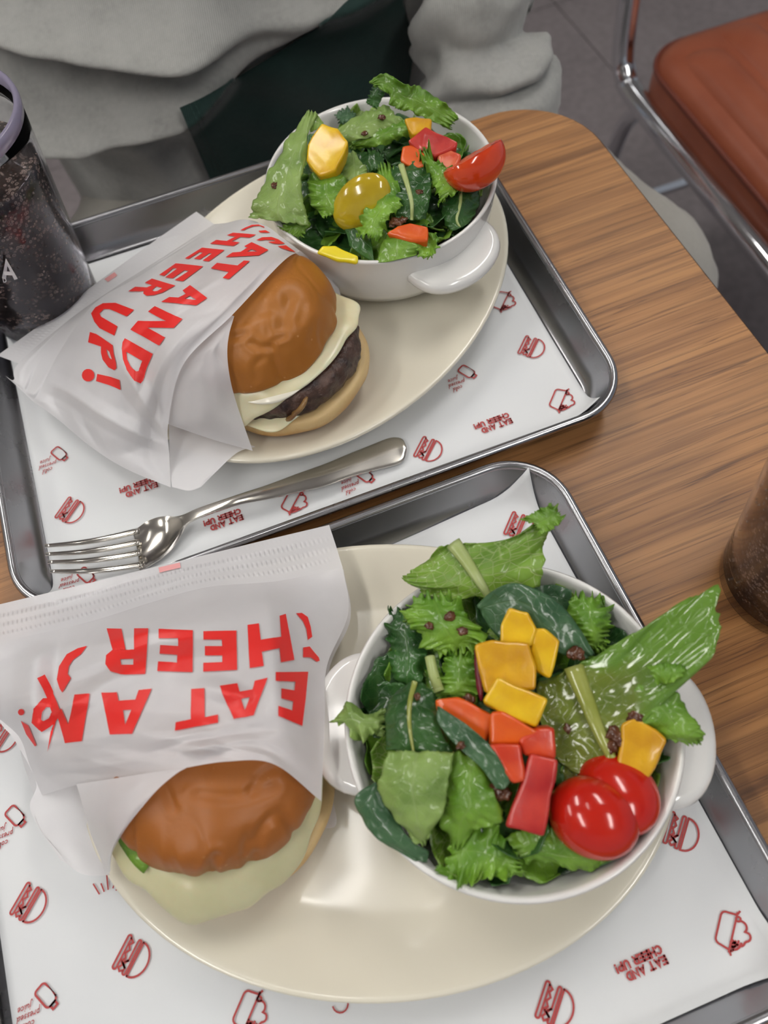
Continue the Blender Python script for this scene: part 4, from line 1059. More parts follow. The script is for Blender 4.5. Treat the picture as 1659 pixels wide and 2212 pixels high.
# dark leaves deep in the bowl
rnd = random.Random(4)
BC = Vector((.0374, .0707, 0))
def rin(z):
    # inner radius of a bowl at height z, less a leaf's clearance
    tab = [(.0135, .0), (.0145, .027), (.0175, .040), (.0235, .049), (.031, .0555), (.039, .060), (.046, .0628), (.052, .0645)]; q = z-BZ
    for (a, b), (c_, d) in zip(tab, tab[1:]):
        if q <= c_: return max(.004, b+(d-b)*(q-a)/(c_-a)-.0015)
    return .063
def filler(c, k, n, zc, label, grp, m='deep', spread=.036):
    a = 6.283*k/n+.3; mid = c+Vector((math.cos(a), math.sin(a), 0))*spread*(.55+.45*((k*7) % 5)/4); d = Vector((-math.sin(a+.5), math.cos(a+.5), 0)); e = Vector((math.cos(a+.5), math.sin(a+.5), 0))
    V = []; UV = []
    for i in range(18):
        u = i/17
        for j in range(12):
            v = 2*j/11-1; w = .019*math.sin(math.pi*min(1, .1+u*.88))**.7
            p = mid+d*((u-.5)*.055)+e*(v*w); z = zc+.004*math.sin(k*2.1)+.006*v*v-.004*(2*u-1)**2+.0025*noise.noise(Vector((u*4, v*3, k)))
            rr = (p-c); rr.z = 0
            lim = rin(z)
            if rr.length > lim: p = c+rr*(lim/rr.length)
            V.append(Vector((p.x, p.y, z))-Vector((mid.x, mid.y, zc))); UV.append((u, v*.5+.5))
    o = mesh('spinach_leaf', V, gridfaces(18, 12), M[m], None, uv=UV); o.location = (mid.x, mid.y, zc); solid(o, .0004)
    return tag(o, label, 'leaf', grp)
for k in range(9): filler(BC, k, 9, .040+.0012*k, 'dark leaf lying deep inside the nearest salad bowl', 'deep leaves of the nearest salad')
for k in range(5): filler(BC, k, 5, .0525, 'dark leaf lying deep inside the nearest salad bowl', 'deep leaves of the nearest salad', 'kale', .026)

GA = 'leaves of the nearest salad'
def scatter(c, n, zc, mats, label, grp, seed, r0=.018, r1=.046):
    rd = random.Random(seed)
    for k in range(n):
        a = 6.283*(k+.5*rd.random())/n; R0 = rd.uniform(r0, r1); mid = c+Vector((math.cos(a)*R0, math.sin(a)*R0, 0)); b = a+rd.uniform(-1.2, 1.2); d = Vector((math.cos(b), math.sin(b), 0)); e = Vector((-d.y, d.x, 0))
        ln = rd.uniform(.030, .046); wd = rd.uniform(.011, .018); mt = mats[k % len(mats)]; curl = 'f' in mt[:1]; V = []; UV = []; nu, nv = 40, 20; z0 = zc+rd.uniform(-.003, .004); tl = rd.uniform(-.25, .3)
        for i in range(nu):
            u = i/(nu-1)
            for j in range(nv):
                v = 2*j/(nv-1)-1; tt = noise.noise(Vector((u*9, 3*(v > 0), k+seed)))+.6*noise.noise(Vector((u*24, 3*(v > 0), k+seed)))
                w = wd*math.sin(math.pi*min(.98, .08+u*.88))**.6*(1+(.35 if curl else .10)*tt*abs(v)**3)
                p = mid+d*((u-.5)*ln)+e*(v*w); q = p-c; q.z = 0
                ph = u*(34 if curl else 14)+k+v
                z = z0+tl*(u-.5)*ln+(.0045 if curl else .0016)*abs(v)**2*math.sin(ph)+.006*v*v*(0 if curl else 1)+.0015*noise.noise(Vector((u*7, v*4, k)))
                z = max(z, .030); lim = rin(z)
                if q.length > lim: p = c+q*(lim/q.length)
                V.append(Vector((p.x-mid.x, p.y-mid.y, z-z0))); UV.append((u, v*.5+.5))
        o = mesh('frisee_leaf' if curl else 'lettuce_leaf', V, gridfaces(nu, nv), M[mt], None, uv=UV); o.location = (mid.x, mid.y, z0); solid(o, .0004); tag(o, label, 'leaf', grp)
scatter(BC, 16, .052, ['lettuce', 'kale', 'romaine', 'kale'], 'half-hidden green leaf inside the nearest salad bowl', 'half-hidden leaves of the nearest salad', 15, .044, .050)
scatter(BC, 20, .0575, ['kale', 'lettuce', 'spinach', 'frisee', 'kale', 'romaine'], 'half-hidden green leaf inside the nearest salad bowl', 'half-hidden leaves of the nearest salad', 3)
leaf('romaine_leaf', 'large veined romaine leaf with pale rib sticking up at the back of the nearest salad', K,
     [((490, 242, .078), (540, 222, .080), (600, 230, .081)), ((395, 315, .075), (575, 270, .079), (800, 190, .085)), ((345, 358, .074), (612, 325, .078), (930, 85, .092)), ((385, 390, .073), (645, 375, .076), (905, 215, .084)), ((470, 440, .070), (680, 430, .072), (868, 385, .074))],
     'romaine', ruffle=.0022, freq=3, jag=.10, rib=.0035, seed=1, group=GA)
leaf('lettuce_leaf', 'curled green lettuce tip at the upper right of the nearest salad', K,
     [((800, 130, .090), (850, 150, .090), (880, 190, .089)), ((860, 100, .092), (900, 130, .092), (930, 165, .090)), ((915, 70, .094), (945, 95, .094), (975, 125, .092))], 'lettuce', ruffle=.001, freq=4, jag=.2, seed=2, group=GA)
leaf('spinach_leaf', 'blue-green spinach leaf curved behind the yellow pepper in the nearest salad', K,
     [((630, 468, .078), (640, 480, .077), (655, 510, .075)), ((690, 410, .083), (705, 460, .080), (690, 560, .074)), ((770, 378, .085), (790, 450, .083), (740, 600, .074)), ((860, 402, .085), (870, 490, .084), (830, 590, .076)), ((960, 462, .082), (950, 560, .080), (930, 640, .075)), ((1035, 560, .078), (1020, 610, .077), (1000, 665, .073)), ((1090, 655, .074), (1075, 662, .074), (1060, 668, .073))],
     'spinach_blue', ruffle=.0008, freq=2, blister=.0005, seed=3, group=GA)
leaf('spinach_leaf', 'small flat spinach leaf tucked at the back rim of the nearest salad', K,
     [((845, 395, .068), (860, 430, .066), (880, 480, .064)), ((930, 384, .069), (940, 430, .067), (950, 490, .064)), ((1000, 405, .068), (1000, 450, .066), (1000, 490, .064))], 'spinach_blue', seed=4, group=GA)
leaf('frisee_leaf', 'frilly green sprig against the back right rim of the nearest salad', K,
     [((1000, 435, .070), (1060, 425, .070), (1130, 432, .068)), ((985, 480, .070), (1070, 490, .072), (1150, 480, .068)), ((1010, 540, .070), (1080, 545, .072), (1155, 540, .066)), ((1045, 600, .068), (1095, 600, .069), (1145, 590, .064)), ((1085, 640, .066), (1105, 640, .066), (1125, 630, .064))],
     'frisee', ruffle=.0042, freq=5, jag=.28, seed=5, group=GA)
leaf('frisee_leaf', 'large frilly leaf at the upper left inside the nearest salad', K,
     [((398, 425, .074), (460, 430, .076), (520, 440, .075)), ((350, 500, .074), (480, 490, .079), (590, 490, .077)), ((355, 540, .074), (500, 540, .080), (640, 560, .078)), ((430, 620, .072), (540, 600, .077), (665, 605, .076)), ((490, 660, .070), (570, 640, .073), (650, 640, .073))],
     'frisee', ruffle=.0040, freq=6, jag=.25, seed=6, group=GA)
leaf('kale_leaf', 'dark frilly leaf against the left inner wall of the nearest salad bowl', K,
     [((300, 490, .064), (345, 480, .066), (395, 490, .066)), ((275, 545, .063), (350, 560, .067), (430, 560, .066)), ((290, 630, .061), (365, 650, .065), (440, 650, .064)), ((290, 735, .059), (360, 740, .063), (430, 740, .062)), ((320, 790, .056), (360, 790, .058), (410, 780, .058))],
     'kale', ruffle=.0035, freq=5, jag=.25, seed=7, group=GA)
leaf('frisee_leaf', 'bright curly sprig left of the yellow pepper cubes in the nearest salad', K,
     [((520, 640, .070), (570, 650, .073), (640, 660, .073)), ((495, 730, .068), (560, 730, .072), (650, 740, .072)), ((480, 790, .066), (555, 800, .070), (650, 810, .070)), ((500, 830, .064), (560, 840, .066), (630, 840, .066))],
     'frisee', ruffle=.004, freq=6, jag=.3, seed=8, group=GA)
leaf('lettuce_leaf', 'small pale leaf hanging over the left rim of the nearest salad', K,
     [((275, 860, .070), (272, 915, .071), (268, 970, .069)), ((205, 890, .072), (205, 920, .074), (215, 965, .070)), ((125, 842, .073), (140, 905, .074), (180, 1000, .068)), ((90, 900, .071), (110, 915, .072), (135, 945, .069)), ((66, 914, .070), (68, 917, .070), (72, 921, .070))],
     'lettuce_pale', ruffle=.0022, freq=4, jag=.2, seed=9, group=GA)
leaf('spinach_leaf', 'broad glossy dark spinach leaf on the left of the nearest salad', K,
     [((335, 785, .077), (390, 765, .079), (445, 780, .078)), ((285, 845, .078), (370, 850, .083), (478, 850, .080)), ((275, 940, .078), (370, 940, .084), (500, 955, .081)), ((278, 1025, .076), (385, 1035, .081), (540, 1040, .079))],
     'spinach', ruffle=.0012, freq=3, blister=.0006, seed=10, rib=.0012, ribmat='stem_olive', group=GA)
leaf('lettuce_leaf', 'pale torn lettuce leaf draped at the front left of the nearest salad', K,
     [((288, 1028, .082), (400, 1032, .085), (542, 1038, .083)), ((262, 1120, .080), (385, 1130, .086), (525, 1130, .084)), ((242, 1180, .078), (380, 1190, .085), (512, 1200, .083)), ((300, 1280, .075), (395, 1280, .081), (505, 1255, .080)), ((370, 1355, .071), (410, 1360, .075), (455, 1340, .075)), ((415, 1402, .069), (425, 1400, .070), (440, 1385, .071))],
     'lettuce_pale', ruffle=.0016, freq=3, jag=.06, seed=11, nu=50, group=GA)
leaf('spinach_leaf', 'dull green spinach leaf lying over the front left rim of the nearest salad', K,
     [((238, 1150, .071), (246, 1175, .072), (258, 1200, .072)), ((160, 1212, .069), (215, 1240, .072), (290, 1270, .072)), ((185, 1300, .068), (260, 1320, .071), (370, 1370, .070)), ((265, 1385, .067), (340, 1400, .069), (440, 1420, .067)), ((385, 1458, .066), (415, 1462, .066), (436, 1465, .065))],
     'spinach_blue', ruffle=.001, freq=2, blister=.0005, seed=12, group=GA)
leaf('lettuce_leaf', 'glossy bright lettuce leaf in the front middle of the nearest salad', K,
     [((540, 1040, .078), (610, 1050, .080), (685, 1120, .078)), ((505, 1150, .076), (600, 1170, .081), (700, 1195, .079)), ((495, 1230, .074), (600, 1250, .080), (735, 1300, .076)), ((490, 1290, .071), (570, 1310, .075), (640, 1330, .074)), ((535, 1410, .066), (552, 1415, .067), (572, 1405, .067))],
     'lettuce', ruffle=.002, freq=3, jag=.08, seed=13, group=GA)
leaf('spinach_leaf', 'narrow folded spinach leaf crossing beside the red pepper in the nearest salad', K,
     [((478, 860, .086), (481, 859, .086), (485, 860, .086)), ((480, 920, .086), (545, 930, .0865), (600, 935, .088)), ((545, 1005, .086), (630, 1015, .0865), (690, 1020, .0885)), ((640, 1090, .085), (700, 1100, .0855), (740, 1105, .0865)), ((705, 1175, .082), (735, 1180, .083), (762, 1150, .083))],
     'spinach_blue', ruffle=.0006, freq=2, blister=.0005, seed=14, group=GA)
leaf('romaine_leaf', 'biggest romaine leaf, dressed and glossy, reaching past the right rim over the handle', K,
     [((960, 735, .073), (1010, 703, .075), (1065, 678, .078)), ((868, 770, .071), (1035, 775, .074), (1290, 545, .086)), ((878, 900, .070), (1065, 850, .073), (1525, 415, .094)), ((895, 960, .069), (1095, 925, .073), (1580, 545, .094)), ((935, 1050, .068), (1125, 995, .072), (1530, 690, .090)), ((1000, 1110, .067), (1155, 1058, .070), (1390, 755, .080))],
     'dressed', ruffle=.0016, freq=4, jag=.05, rib=.0042, ribmat='stem_olive', seed=15, nu=60, nv=34, blister=.0011, group=GA)
leaf('romaine_leaf', 'jagged green leaf edge hanging over the right rim and handle of the nearest bowl', K,
     [((1300, 720, .082), (1345, 720, .083), (1395, 745, .081)), ((1205, 850, .076), (1330, 830, .080), (1405, 800, .079)), ((1250, 910, .075), (1380, 900, .079), (1470, 900, .077)), ((1350, 975, .073), (1440, 965, .076), (1512, 960, .073)), ((1440, 1010, .071), (1480, 1010, .072), (1505, 1000, .071))],
     'lettuce', ruffle=.0016, freq=5, jag=.16, seed=16, group=GA)
leaf('lettuce_leaf', 'small folded bright green lettuce lip above the right handle of the nearest bowl', K,
     [((1300, 705, .088), (1310, 730, .088), (1330, 765, .085)), ((1370, 690, .089), (1375, 730, .090), (1370, 770, .087)), ((1440, 700, .089), (1440, 730, .089), (1420, 755, .087))], 'frisee', ruffle=.0016, freq=3, jag=.15, seed=17, group=GA)
leaf('frisee_leaf', 'curly leaf along the front inside of the nearest salad bowl', K,
     [((560, 1330, .064), (520, 1440, .065), (488, 1515, .066)), ((630, 1300, .068), (590, 1420, .067), (560, 1552, .0655)), ((710, 1320, .068), (670, 1430, .067), (640, 1548, .065)), ((755, 1400, .066), (735, 1460, .065), (715, 1525, .064)), ((800, 1450, .064), (800, 1480, .064), (815, 1515, .064))],
     'frisee', ruffle=.0042, freq=5, jag=.22, seed=18, group=GA)
leaf('lettuce_leaf', 'green lettuce leaf under the halved tomato at the front of the nearest salad', K,
     [((740, 1370, .066), (790, 1430, .065), (830, 1475, .062)), ((850, 1330, .068), (880, 1420, .066), (920, 1465, .062)), ((930, 1330, .068), (970, 1440, .065), (1000, 1495, .060)), ((1050, 1380, .066), (1070, 1450, .064), (1085, 1500, .060)), ((1165, 1400, .064), (1155, 1440, .062), (1130, 1465, .060))],
     'lettuce', ruffle=.002, freq=4, jag=.1, seed=19, group=GA)
leaf('red_leaf', 'dark red sliver of leaf beside the yellow pepper cube in the nearest salad', K,
     [((622, 640, .078), (628, 640, .079), (636, 648, .079)), ((624, 720, .078), (634, 722, .079), (645, 725, .079)), ((632, 790, .077), (642, 792, .078), (652, 790, .078)), ((645, 838, .076), (650, 838, .076), (655, 835, .076))], 'radicchio', seed=20, nu=20, nv=8, group=GA)
t_ = tube('leaf_stalk', smoothpts([at(*K(448, 665), .070), at(*K(462, 730), .071), at(*K(485, 800), .070)], 10), [.0022]*10, 10, M['stem'], None, .7); tag(t_, 'pale green stalk at the left inside the nearest salad', 'stalk')
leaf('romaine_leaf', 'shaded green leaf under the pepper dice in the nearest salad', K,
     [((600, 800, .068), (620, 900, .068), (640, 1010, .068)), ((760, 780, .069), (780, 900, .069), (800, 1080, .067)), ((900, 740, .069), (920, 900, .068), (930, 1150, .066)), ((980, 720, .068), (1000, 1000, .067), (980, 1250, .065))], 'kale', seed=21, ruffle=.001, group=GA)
leaf('lettuce_leaf', 'dressed leaf behind the tomato and yellow pepper in the nearest salad', K,
     [((950, 1060, .066), (980, 1180, .066), (1000, 1300, .064)), ((1060, 1060, .067), (1090, 1180, .067), (1110, 1300, .064)), ((1180, 1060, .067), (1200, 1180, .067), (1220, 1280, .064)), ((1280, 1000, .066), (1300, 1100, .066), (1310, 1200, .062))], 'dressed', seed=22, ruffle=.001, group=GA)

# pepper dice of the near bowl
GP = 'diced pepper of the nearest salad'
chunk('pepper_piece', 'yellow pepper piece topmost in the nearest salad, under the blue-green spinach', K, [(758, 476), (832, 488), (870, 560), (846, 625), (722, 612), (732, 540)], [.088, .088, .086, .083, .083, .086], .006, 'pep_y', group=GP, seed=1)
chunk('pepper_piece', 'yellow pepper piece with white pith, right of the topmost one in the nearest salad', K, [(850, 560), (895, 560), (957, 602), (916, 746), (862, 720), (838, 640)], [.085, .085, .084, .079, .079, .082], .006, 'pep_y', group=GP, seed=2)
chunk('pepper_piece', 'large square yellow pepper piece beside the dark red leaf sliver', K, [(628, 622), (700, 604), (838, 610), (858, 700), (856, 788), (670, 800), (640, 720)], [.090, .090, .089, .087, .085, .085, .087], .008, 'pep_y2', group=GP, seed=3)
chunk('pepper_piece', 'smooth yellow pepper piece just above the red pepper dice in the nearest salad', K, [(655, 838), (712, 742), (905, 830), (862, 940), (760, 890)], [.090, .091, .090, .086, .088], .009, 'pep_y', group=GP, seed=4)
chunk('pepper_piece', 'amber yellow pepper piece against the right rim of the nearest salad', K, [(1195, 930), (1250, 900), (1370, 990), (1345, 1060), (1285, 1155), (1185, 1100)], [.077, .078, .077, .074, .071, .073], .009, 'pep_y2', group=GP, seed=5)
chunk('pepper_piece', 'orange-red pepper piece leftmost of the red dice in the nearest salad', K, [(470, 832), (560, 826), (692, 890), (665, 995), (560, 960), (480, 880)], [.083, .084, .085, .082, .081, .081], .006, 'pep_o', group=GP, seed=6)
chunk('pepper_piece', 'orange-red pepper piece below the smooth yellow one in the nearest salad', K, [(692, 884), (735, 880), (868, 955), (820, 1000), (680, 1010)], [.089, .089, .088, .085, .085], .006, 'pep_o', group=GP, seed=7)
chunk('pepper_piece', 'small bright red pepper piece at the right of the red dice in the nearest salad', K, [(800, 990), (870, 945), (937, 944), (932, 1062), (818, 1050)], [.087, .088, .087, .083, .084], .006, 'pep_r', group=GP, seed=8)
chunk('pepper_piece', 'flat red pepper piece overlapping the narrow spinach leaf in the nearest salad', K, [(678, 1010), (806, 1002), (816, 1145), (770, 1152), (720, 1080)], [.089, .089, .085, .085, .087], .005, 'pep_r', group=GP, seed=9)
chunk('pepper_piece', 'long glossy crimson pepper piece next to the halved tomato', K, [(838, 1046), (946, 1070), (925, 1200), (892, 1360), (748, 1320), (790, 1200)], [.088, .088, .084, .079, .079, .083], .008, 'pep_c', group=GP, seed=10)
# tomatoes
pt = at(1282, 1766, .074); tov = (CAM-pt).normalized()
tomato_half('shiny red halved cherry tomato, skin up, in front in the nearest salad', pt-tov*.005, .0172, .0146, .0125, tov+Vector((.05, -.25, 0)), -.25, 'tomato')
pt = at(1335, 1712, .070)
tomato_half('red tomato half tucked behind the shiny one in the nearest salad', pt-tov*.004, .0168, .0150, .0110, tov+Vector((.35, .35, 0)), -.5, 'tomato')
for k, (x, y, z, s) in enumerate(((1165, 960, .074, .0026), (1180, 985, .074, .0024), (1250, 895, .077, .0025), (1160, 1010, .073, .0024), (700, 1185, .079, .0022), (735, 1200, .078, .0024), (1010, 650, .077, .0024), (1030, 655, .077, .002), (600, 830, .077, .002), (570, 1010, .0885, .0013), (985, 945, .074, .0014), (575, 565, .0815, .0016), (525, 505, .081, .0018), (400, 820, .0835, .0011), (445, 545, .079, .0014))):
    relish(K, x, y, z, s, k+1, 'speck of brown onion relish in the nearest salad dressing')
# beads of dressing
def bead(cv, x, y, z, s, i, label, grp):
    bm = bmesh.new(); bmesh.ops.create_icosphere(bm, subdivisions=2, radius=s)
    for v in bm.verts: v.co.z *= .45
    me = bpy.data.meshes.new('dressing_drop'); bm.to_mesh(me); bm.free(); me.polygons.foreach_set('use_smooth', [True]*len(me.polygons)); me.materials.append(M['bead'])
    o = bpy.data.objects.new('dressing_drop', me); COL.objects.link(o); o.location = at(*cv(x, y), z); tag(o, label, 'drop', grp)

# far bowl ------------------------------------------------------------------
B = crop(500, 130, 2.592)
FC = Vector((.0288, .3883, 0)); GB = 'leaves of the farther salad'
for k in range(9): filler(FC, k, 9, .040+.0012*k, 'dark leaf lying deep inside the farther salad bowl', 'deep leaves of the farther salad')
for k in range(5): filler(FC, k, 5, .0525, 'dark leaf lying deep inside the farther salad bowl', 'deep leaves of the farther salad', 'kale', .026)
scatter(FC, 16, .052, ['kale', 'lettuce', 'kale', 'romaine'], 'half-hidden green leaf inside the farther salad bowl', 'half-hidden leaves of the farther salad', 16, .044, .050)
scatter(FC, 20, .0575, ['kale', 'lettuce', 'spinach', 'frisee', 'kale', 'romaine'], 'half-hidden green leaf inside the farther salad bowl', 'half-hidden leaves of the farther salad', 8)
leaf('lettuce_leaf', 'long pale lettuce leaf hanging over the left rim of the farther salad', B,
     [((425, 290, .088), (445, 292, .089), (480, 300, .088)), ((335, 425, .086), (400, 420, .088), (437, 400, .087)), ((255, 560, .083), (335, 560, .086), (415, 555, .084)), ((175, 700, .078), (290, 710, .082), (395, 710, .080)), ((120, 815, .073), (260, 835, .077), (415, 830, .075)), ((105, 880, .070), (280, 905, .073), (440, 930, .071))],
     'lettuce_pale', ruffle=.0018, freq=4, jag=.08, seed=31, group=GB)
leaf('lettuce_leaf', 'folded lettuce tip behind the left yellow pepper of the farther salad', B,
     [((430, 290, .089), (440, 340, .087), (440, 405, .085)), ((470, 295, .088), (475, 345, .086), (465, 395, .084)), ((515, 352, .086), (512, 362, .085), (500, 372, .084))], 'romaine', ruffle=.0006, seed=32, group=GB)
leaf('lettuce_leaf', 'bright ruffled lettuce leaf standing highest at the back of the farther salad', B,
     [((775, 118, .096), (785, 128, .095), (800, 145, .093)), ((862, 76, .098), (868, 125, .095), (880, 190, .090)), ((985, 140, .094), (955, 195, .090), (900, 260, .085)), ((1050, 145, .091), (1040, 225, .087), (1000, 290, .082)), ((1180, 228, .086), (1140, 280, .083), (1110, 335, .079)), ((1278, 320, .081), (1250, 345, .079), (1225, 395, .075))],
     'lettuce', ruffle=.0028, freq=6, jag=.18, seed=33, group=GB)
leaf('lettuce_leaf', 'dark curled lettuce stem piece at the back rim of the farther salad', B,
     [((800, 140, .089), (830, 150, .090), (872, 170, .089)), ((770, 195, .086), (800, 200, .087), (840, 215, .086)), ((752, 240, .082), (780, 255, .082), (815, 275, .081))], 'kale', ruffle=.001, seed=34, group=GB)
leaf('lettuce_leaf', 'pale glossy dressed leaf in the upper middle of the farther salad', B,
     [((590, 385, .079), (605, 420, .079), (640, 462, .076)), ((700, 315, .082), (715, 375, .082), (760, 440, .078)), ((800, 272, .083), (815, 330, .083), (890, 385, .079)), ((885, 255, .083), (910, 300, .083), (990, 345, .080))],
     'lettuce_pale', ruffle=.0012, freq=3, jag=.05, seed=35, group=GB)
leaf('lettuce_leaf', 'green lettuce fold across the middle of the farther salad', B,
     [((660, 475, .075), (670, 485, .074), (690, 492, .072)), ((780, 405, .078), (800, 440, .078), (830, 485, .074)), ((890, 350, .080), (905, 395, .080), (930, 445, .075)), ((985, 338, .081), (1010, 375, .081), (1015, 420, .077))],
     'lettuce', ruffle=.0016, freq=4, jag=.1, seed=36, group=GB)
leaf('spinach_leaf', 'small spiky dark leaf at the back left rim of the farther salad', B, [((585, 310, .068), (600, 330, .069), (610, 360, .068)), ((650, 275, .070), (650, 310, .071), (650, 350, .070)), ((690, 300, .070), (690, 320, .070), (690, 340, .069))], 'spinach_blue', ruffle=.0015, freq=4, jag=.2, seed=37, group=GB)
leaf('spinach_leaf', 'dark glossy spinach curl in the centre of the farther salad', B,
     [((700, 530, .071), (710, 580, .072), (740, 640, .071)), ((780, 505, .075), (790, 560, .076), (800, 620, .073)), ((850, 530, .073), (855, 570, .073), (850, 615, .071))], 'spinach', ruffle=.001, seed=38, group=GB)
leaf('lettuce_leaf', 'pale dressed leaf piece left of centre in the farther salad', B,
     [((610, 560, .073), (680, 510, .076), (705, 560, .075)), ((620, 640, .073), (690, 620, .076), (760, 610, .074)), ((640, 720, .071), (690, 710, .073), (740, 690, .072))], 'lettuce_pale', ruffle=.001, seed=39, group=GB)
leaf('lettuce_leaf', 'green lettuce leaf below the left yellow pepper in the farther salad', B,
     [((435, 645, .074), (530, 640, .077), (625, 615, .076)), ((430, 730, .073), (530, 730, .077), (640, 720, .076)), ((440, 800, .071), (540, 800, .074), (625, 800, .073)), ((520, 880, .068), (560, 870, .069), (605, 880, .068))], 'lettuce', ruffle=.0018, freq=4, jag=.15, seed=40, group=GB)
leaf('kale_leaf', 'dark ribbed leaf right of centre in the farther salad', B,
     [((850, 600, .077), (950, 590, .080), (1080, 560, .080)), ((860, 700, .076), (985, 700, .080), (1120, 680, .079)), ((870, 800, .073), (1010, 800, .077), (1110, 790, .076)), ((930, 895, .070), (1010, 895, .071), (1085, 890, .071))], 'spinach', ruffle=.0016, freq=3, jag=.08, rib=.0018, seed=41, group=GB)
leaf('frisee_leaf', 'frilly sprig below the red tomato in the farther salad', B,
     [((1040, 545, .082), (1075, 500, .083), (1095, 530, .082)), ((1090, 620, .081), (1130, 590, .083), (1180, 590, .082)), ((1130, 690, .079), (1200, 650, .081), (1270, 615, .079)), ((1150, 760, .077), (1230, 710, .079), (1330, 660, .076)), ((1160, 800, .075), (1230, 760, .076), (1290, 730, .074))], 'frisee', ruffle=.004, freq=6, jag=.3, seed=42, group=GB)
leaf('frisee_leaf', 'frilly sprig running down the front middle of the farther salad', B,
     [((815, 600, .078), (850, 585, .080), (910, 600, .079)), ((830, 740, .077), (870, 760, .079), (950, 800, .077)), ((740, 870, .074), (810, 880, .077), (870, 900, .075)), ((695, 980, .071), (770, 990, .073), (840, 1020, .071))], 'frisee', ruffle=.0036, freq=6, jag=.25, seed=43, group=GB)
leaf('spinach_leaf', 'smooth spinach leaf at the front rim of the farther salad', B,
     [((880, 955, .071), (930, 950, .072), (985, 990, .071)), ((840, 1030, .069), (930, 1030, .072), (1045, 1040, .070)), ((815, 1135, .065), (920, 1120, .068), (1040, 1090, .067))], 'lettuce', ruffle=.0008, freq=2, seed=44, blister=.0005, group=GB)
leaf('lettuce_leaf', 'rolled bright lettuce curl at the front right rim of the farther salad', B,
     [((1030, 1035, .069), (1040, 1070, .070), (1075, 1110, .067)), ((1090, 975, .071), (1105, 1030, .068), (1120, 1105, .067)), ((1150, 965, .072), (1155, 1020, .071), (1150, 1070, .069))], 'frisee', ruffle=.002, freq=3, jag=.1, seed=45, group=GB)
leaf('spinach_leaf', 'dark spinach leaf against the right inner wall of the farther salad bowl', B,
     [((1200, 720, .071), (1280, 690, .071), (1370, 700, .066)), ((1180, 820, .069), (1280, 800, .071), (1390, 770, .065)), ((1190, 900, .066), (1260, 890, .067), (1370, 850, .063)), ((1230, 960, .063), (1280, 940, .064), (1330, 910, .062))], 'spinach', ruffle=.0014, freq=3, rib=.0012, seed=46, group=GB)
leaf('frisee_leaf', 'curly lettuce end over the front left rim of the farther salad', B,
     [((270, 940, .066), (310, 920, .068), (380, 850, .071)), ((330, 975, .066), (370, 930, .069), (420, 870, .071)), ((390, 990, .064), (410, 960, .066), (448, 935, .067))], 'lettuce', ruffle=.002, freq=4, jag=.2, seed=47, group=GB)
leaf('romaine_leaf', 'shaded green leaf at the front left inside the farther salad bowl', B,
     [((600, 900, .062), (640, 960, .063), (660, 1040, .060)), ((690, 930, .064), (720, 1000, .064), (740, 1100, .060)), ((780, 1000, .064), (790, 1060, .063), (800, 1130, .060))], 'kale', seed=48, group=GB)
GQ = 'diced pepper of the farther salad'
chunk('pepper_piece', 'large yellow pepper piece at the left of the farther salad', B, [(505, 352), (590, 385), (648, 455), (580, 620), (490, 648), (415, 560), (430, 470)], [.092, .092, .091, .082, .080, .083, .087], .007, 'pep_y', group=GQ, seed=21)
chunk('pepper_piece', 'small yellow pepper piece behind the red pepper of the farther salad', B, [(965, 322), (1040, 316), (1120, 325), (1115, 400), (1015, 412)], [.085, .085, .085, .081, .081], .006, 'pep_y2', group=GQ, seed=22)
chunk('pepper_piece', 'lemon yellow pepper piece at the front rim of the farther salad', B, [(478, 1080), (510, 1038), (580, 1035), (705, 1095), (706, 1140), (600, 1128)], [.068, .070, .070, .069, .066, .066], .006, 'pep_l', group=GQ, seed=23)
chunk('pepper_piece', 'crimson pepper piece behind the tomato half of the farther salad', B, [(985, 450), (1090, 374), (1265, 455), (1255, 492), (1135, 540), (1060, 500)], [.087, .089, .087, .085, .083, .084], .006, 'pep_c', group=GQ, seed=24)
chunk('pepper_piece', 'orange-red pepper piece below the crimson one in the farther salad', B, [(955, 480), (1010, 468), (1112, 540), (1105, 590), (1040, 612), (945, 565)], [.084, .085, .083, .081, .080, .081], .006, 'pep_o', group=GQ, seed=25)
chunk('pepper_piece', 'red pepper piece at the front of the farther salad, above the spinach leaf', B, [(865, 965), (930, 925), (1000, 908), (1098, 930), (1092, 1010), (950, 1000)], [.075, .076, .077, .076, .073, .073], .006, 'pep_o', group=GQ, seed=26)
chunk('tomato_piece', 'soft red tomato wedge between the crimson pepper and the tomato half', B, [(1150, 530), (1230, 492), (1292, 520), (1250, 620), (1165, 622)], [.084, .085, .085, .080, .080], .006, 'tflesh', catg='tomato', group='tomato halves', bev=.0024, seed=27)
pt = at(*B(1360, 565), .084); tov = (CAM-pt).normalized()
tomato_half('orange-red tomato half with stem scar on the right rim of the farther salad', pt, .0195, .0120, .0150, Vector((.30, -.55, -.65)), 0.0, 'tomato_o', ((.0115, -.0015, .0115), (.6, -.1, .75)))
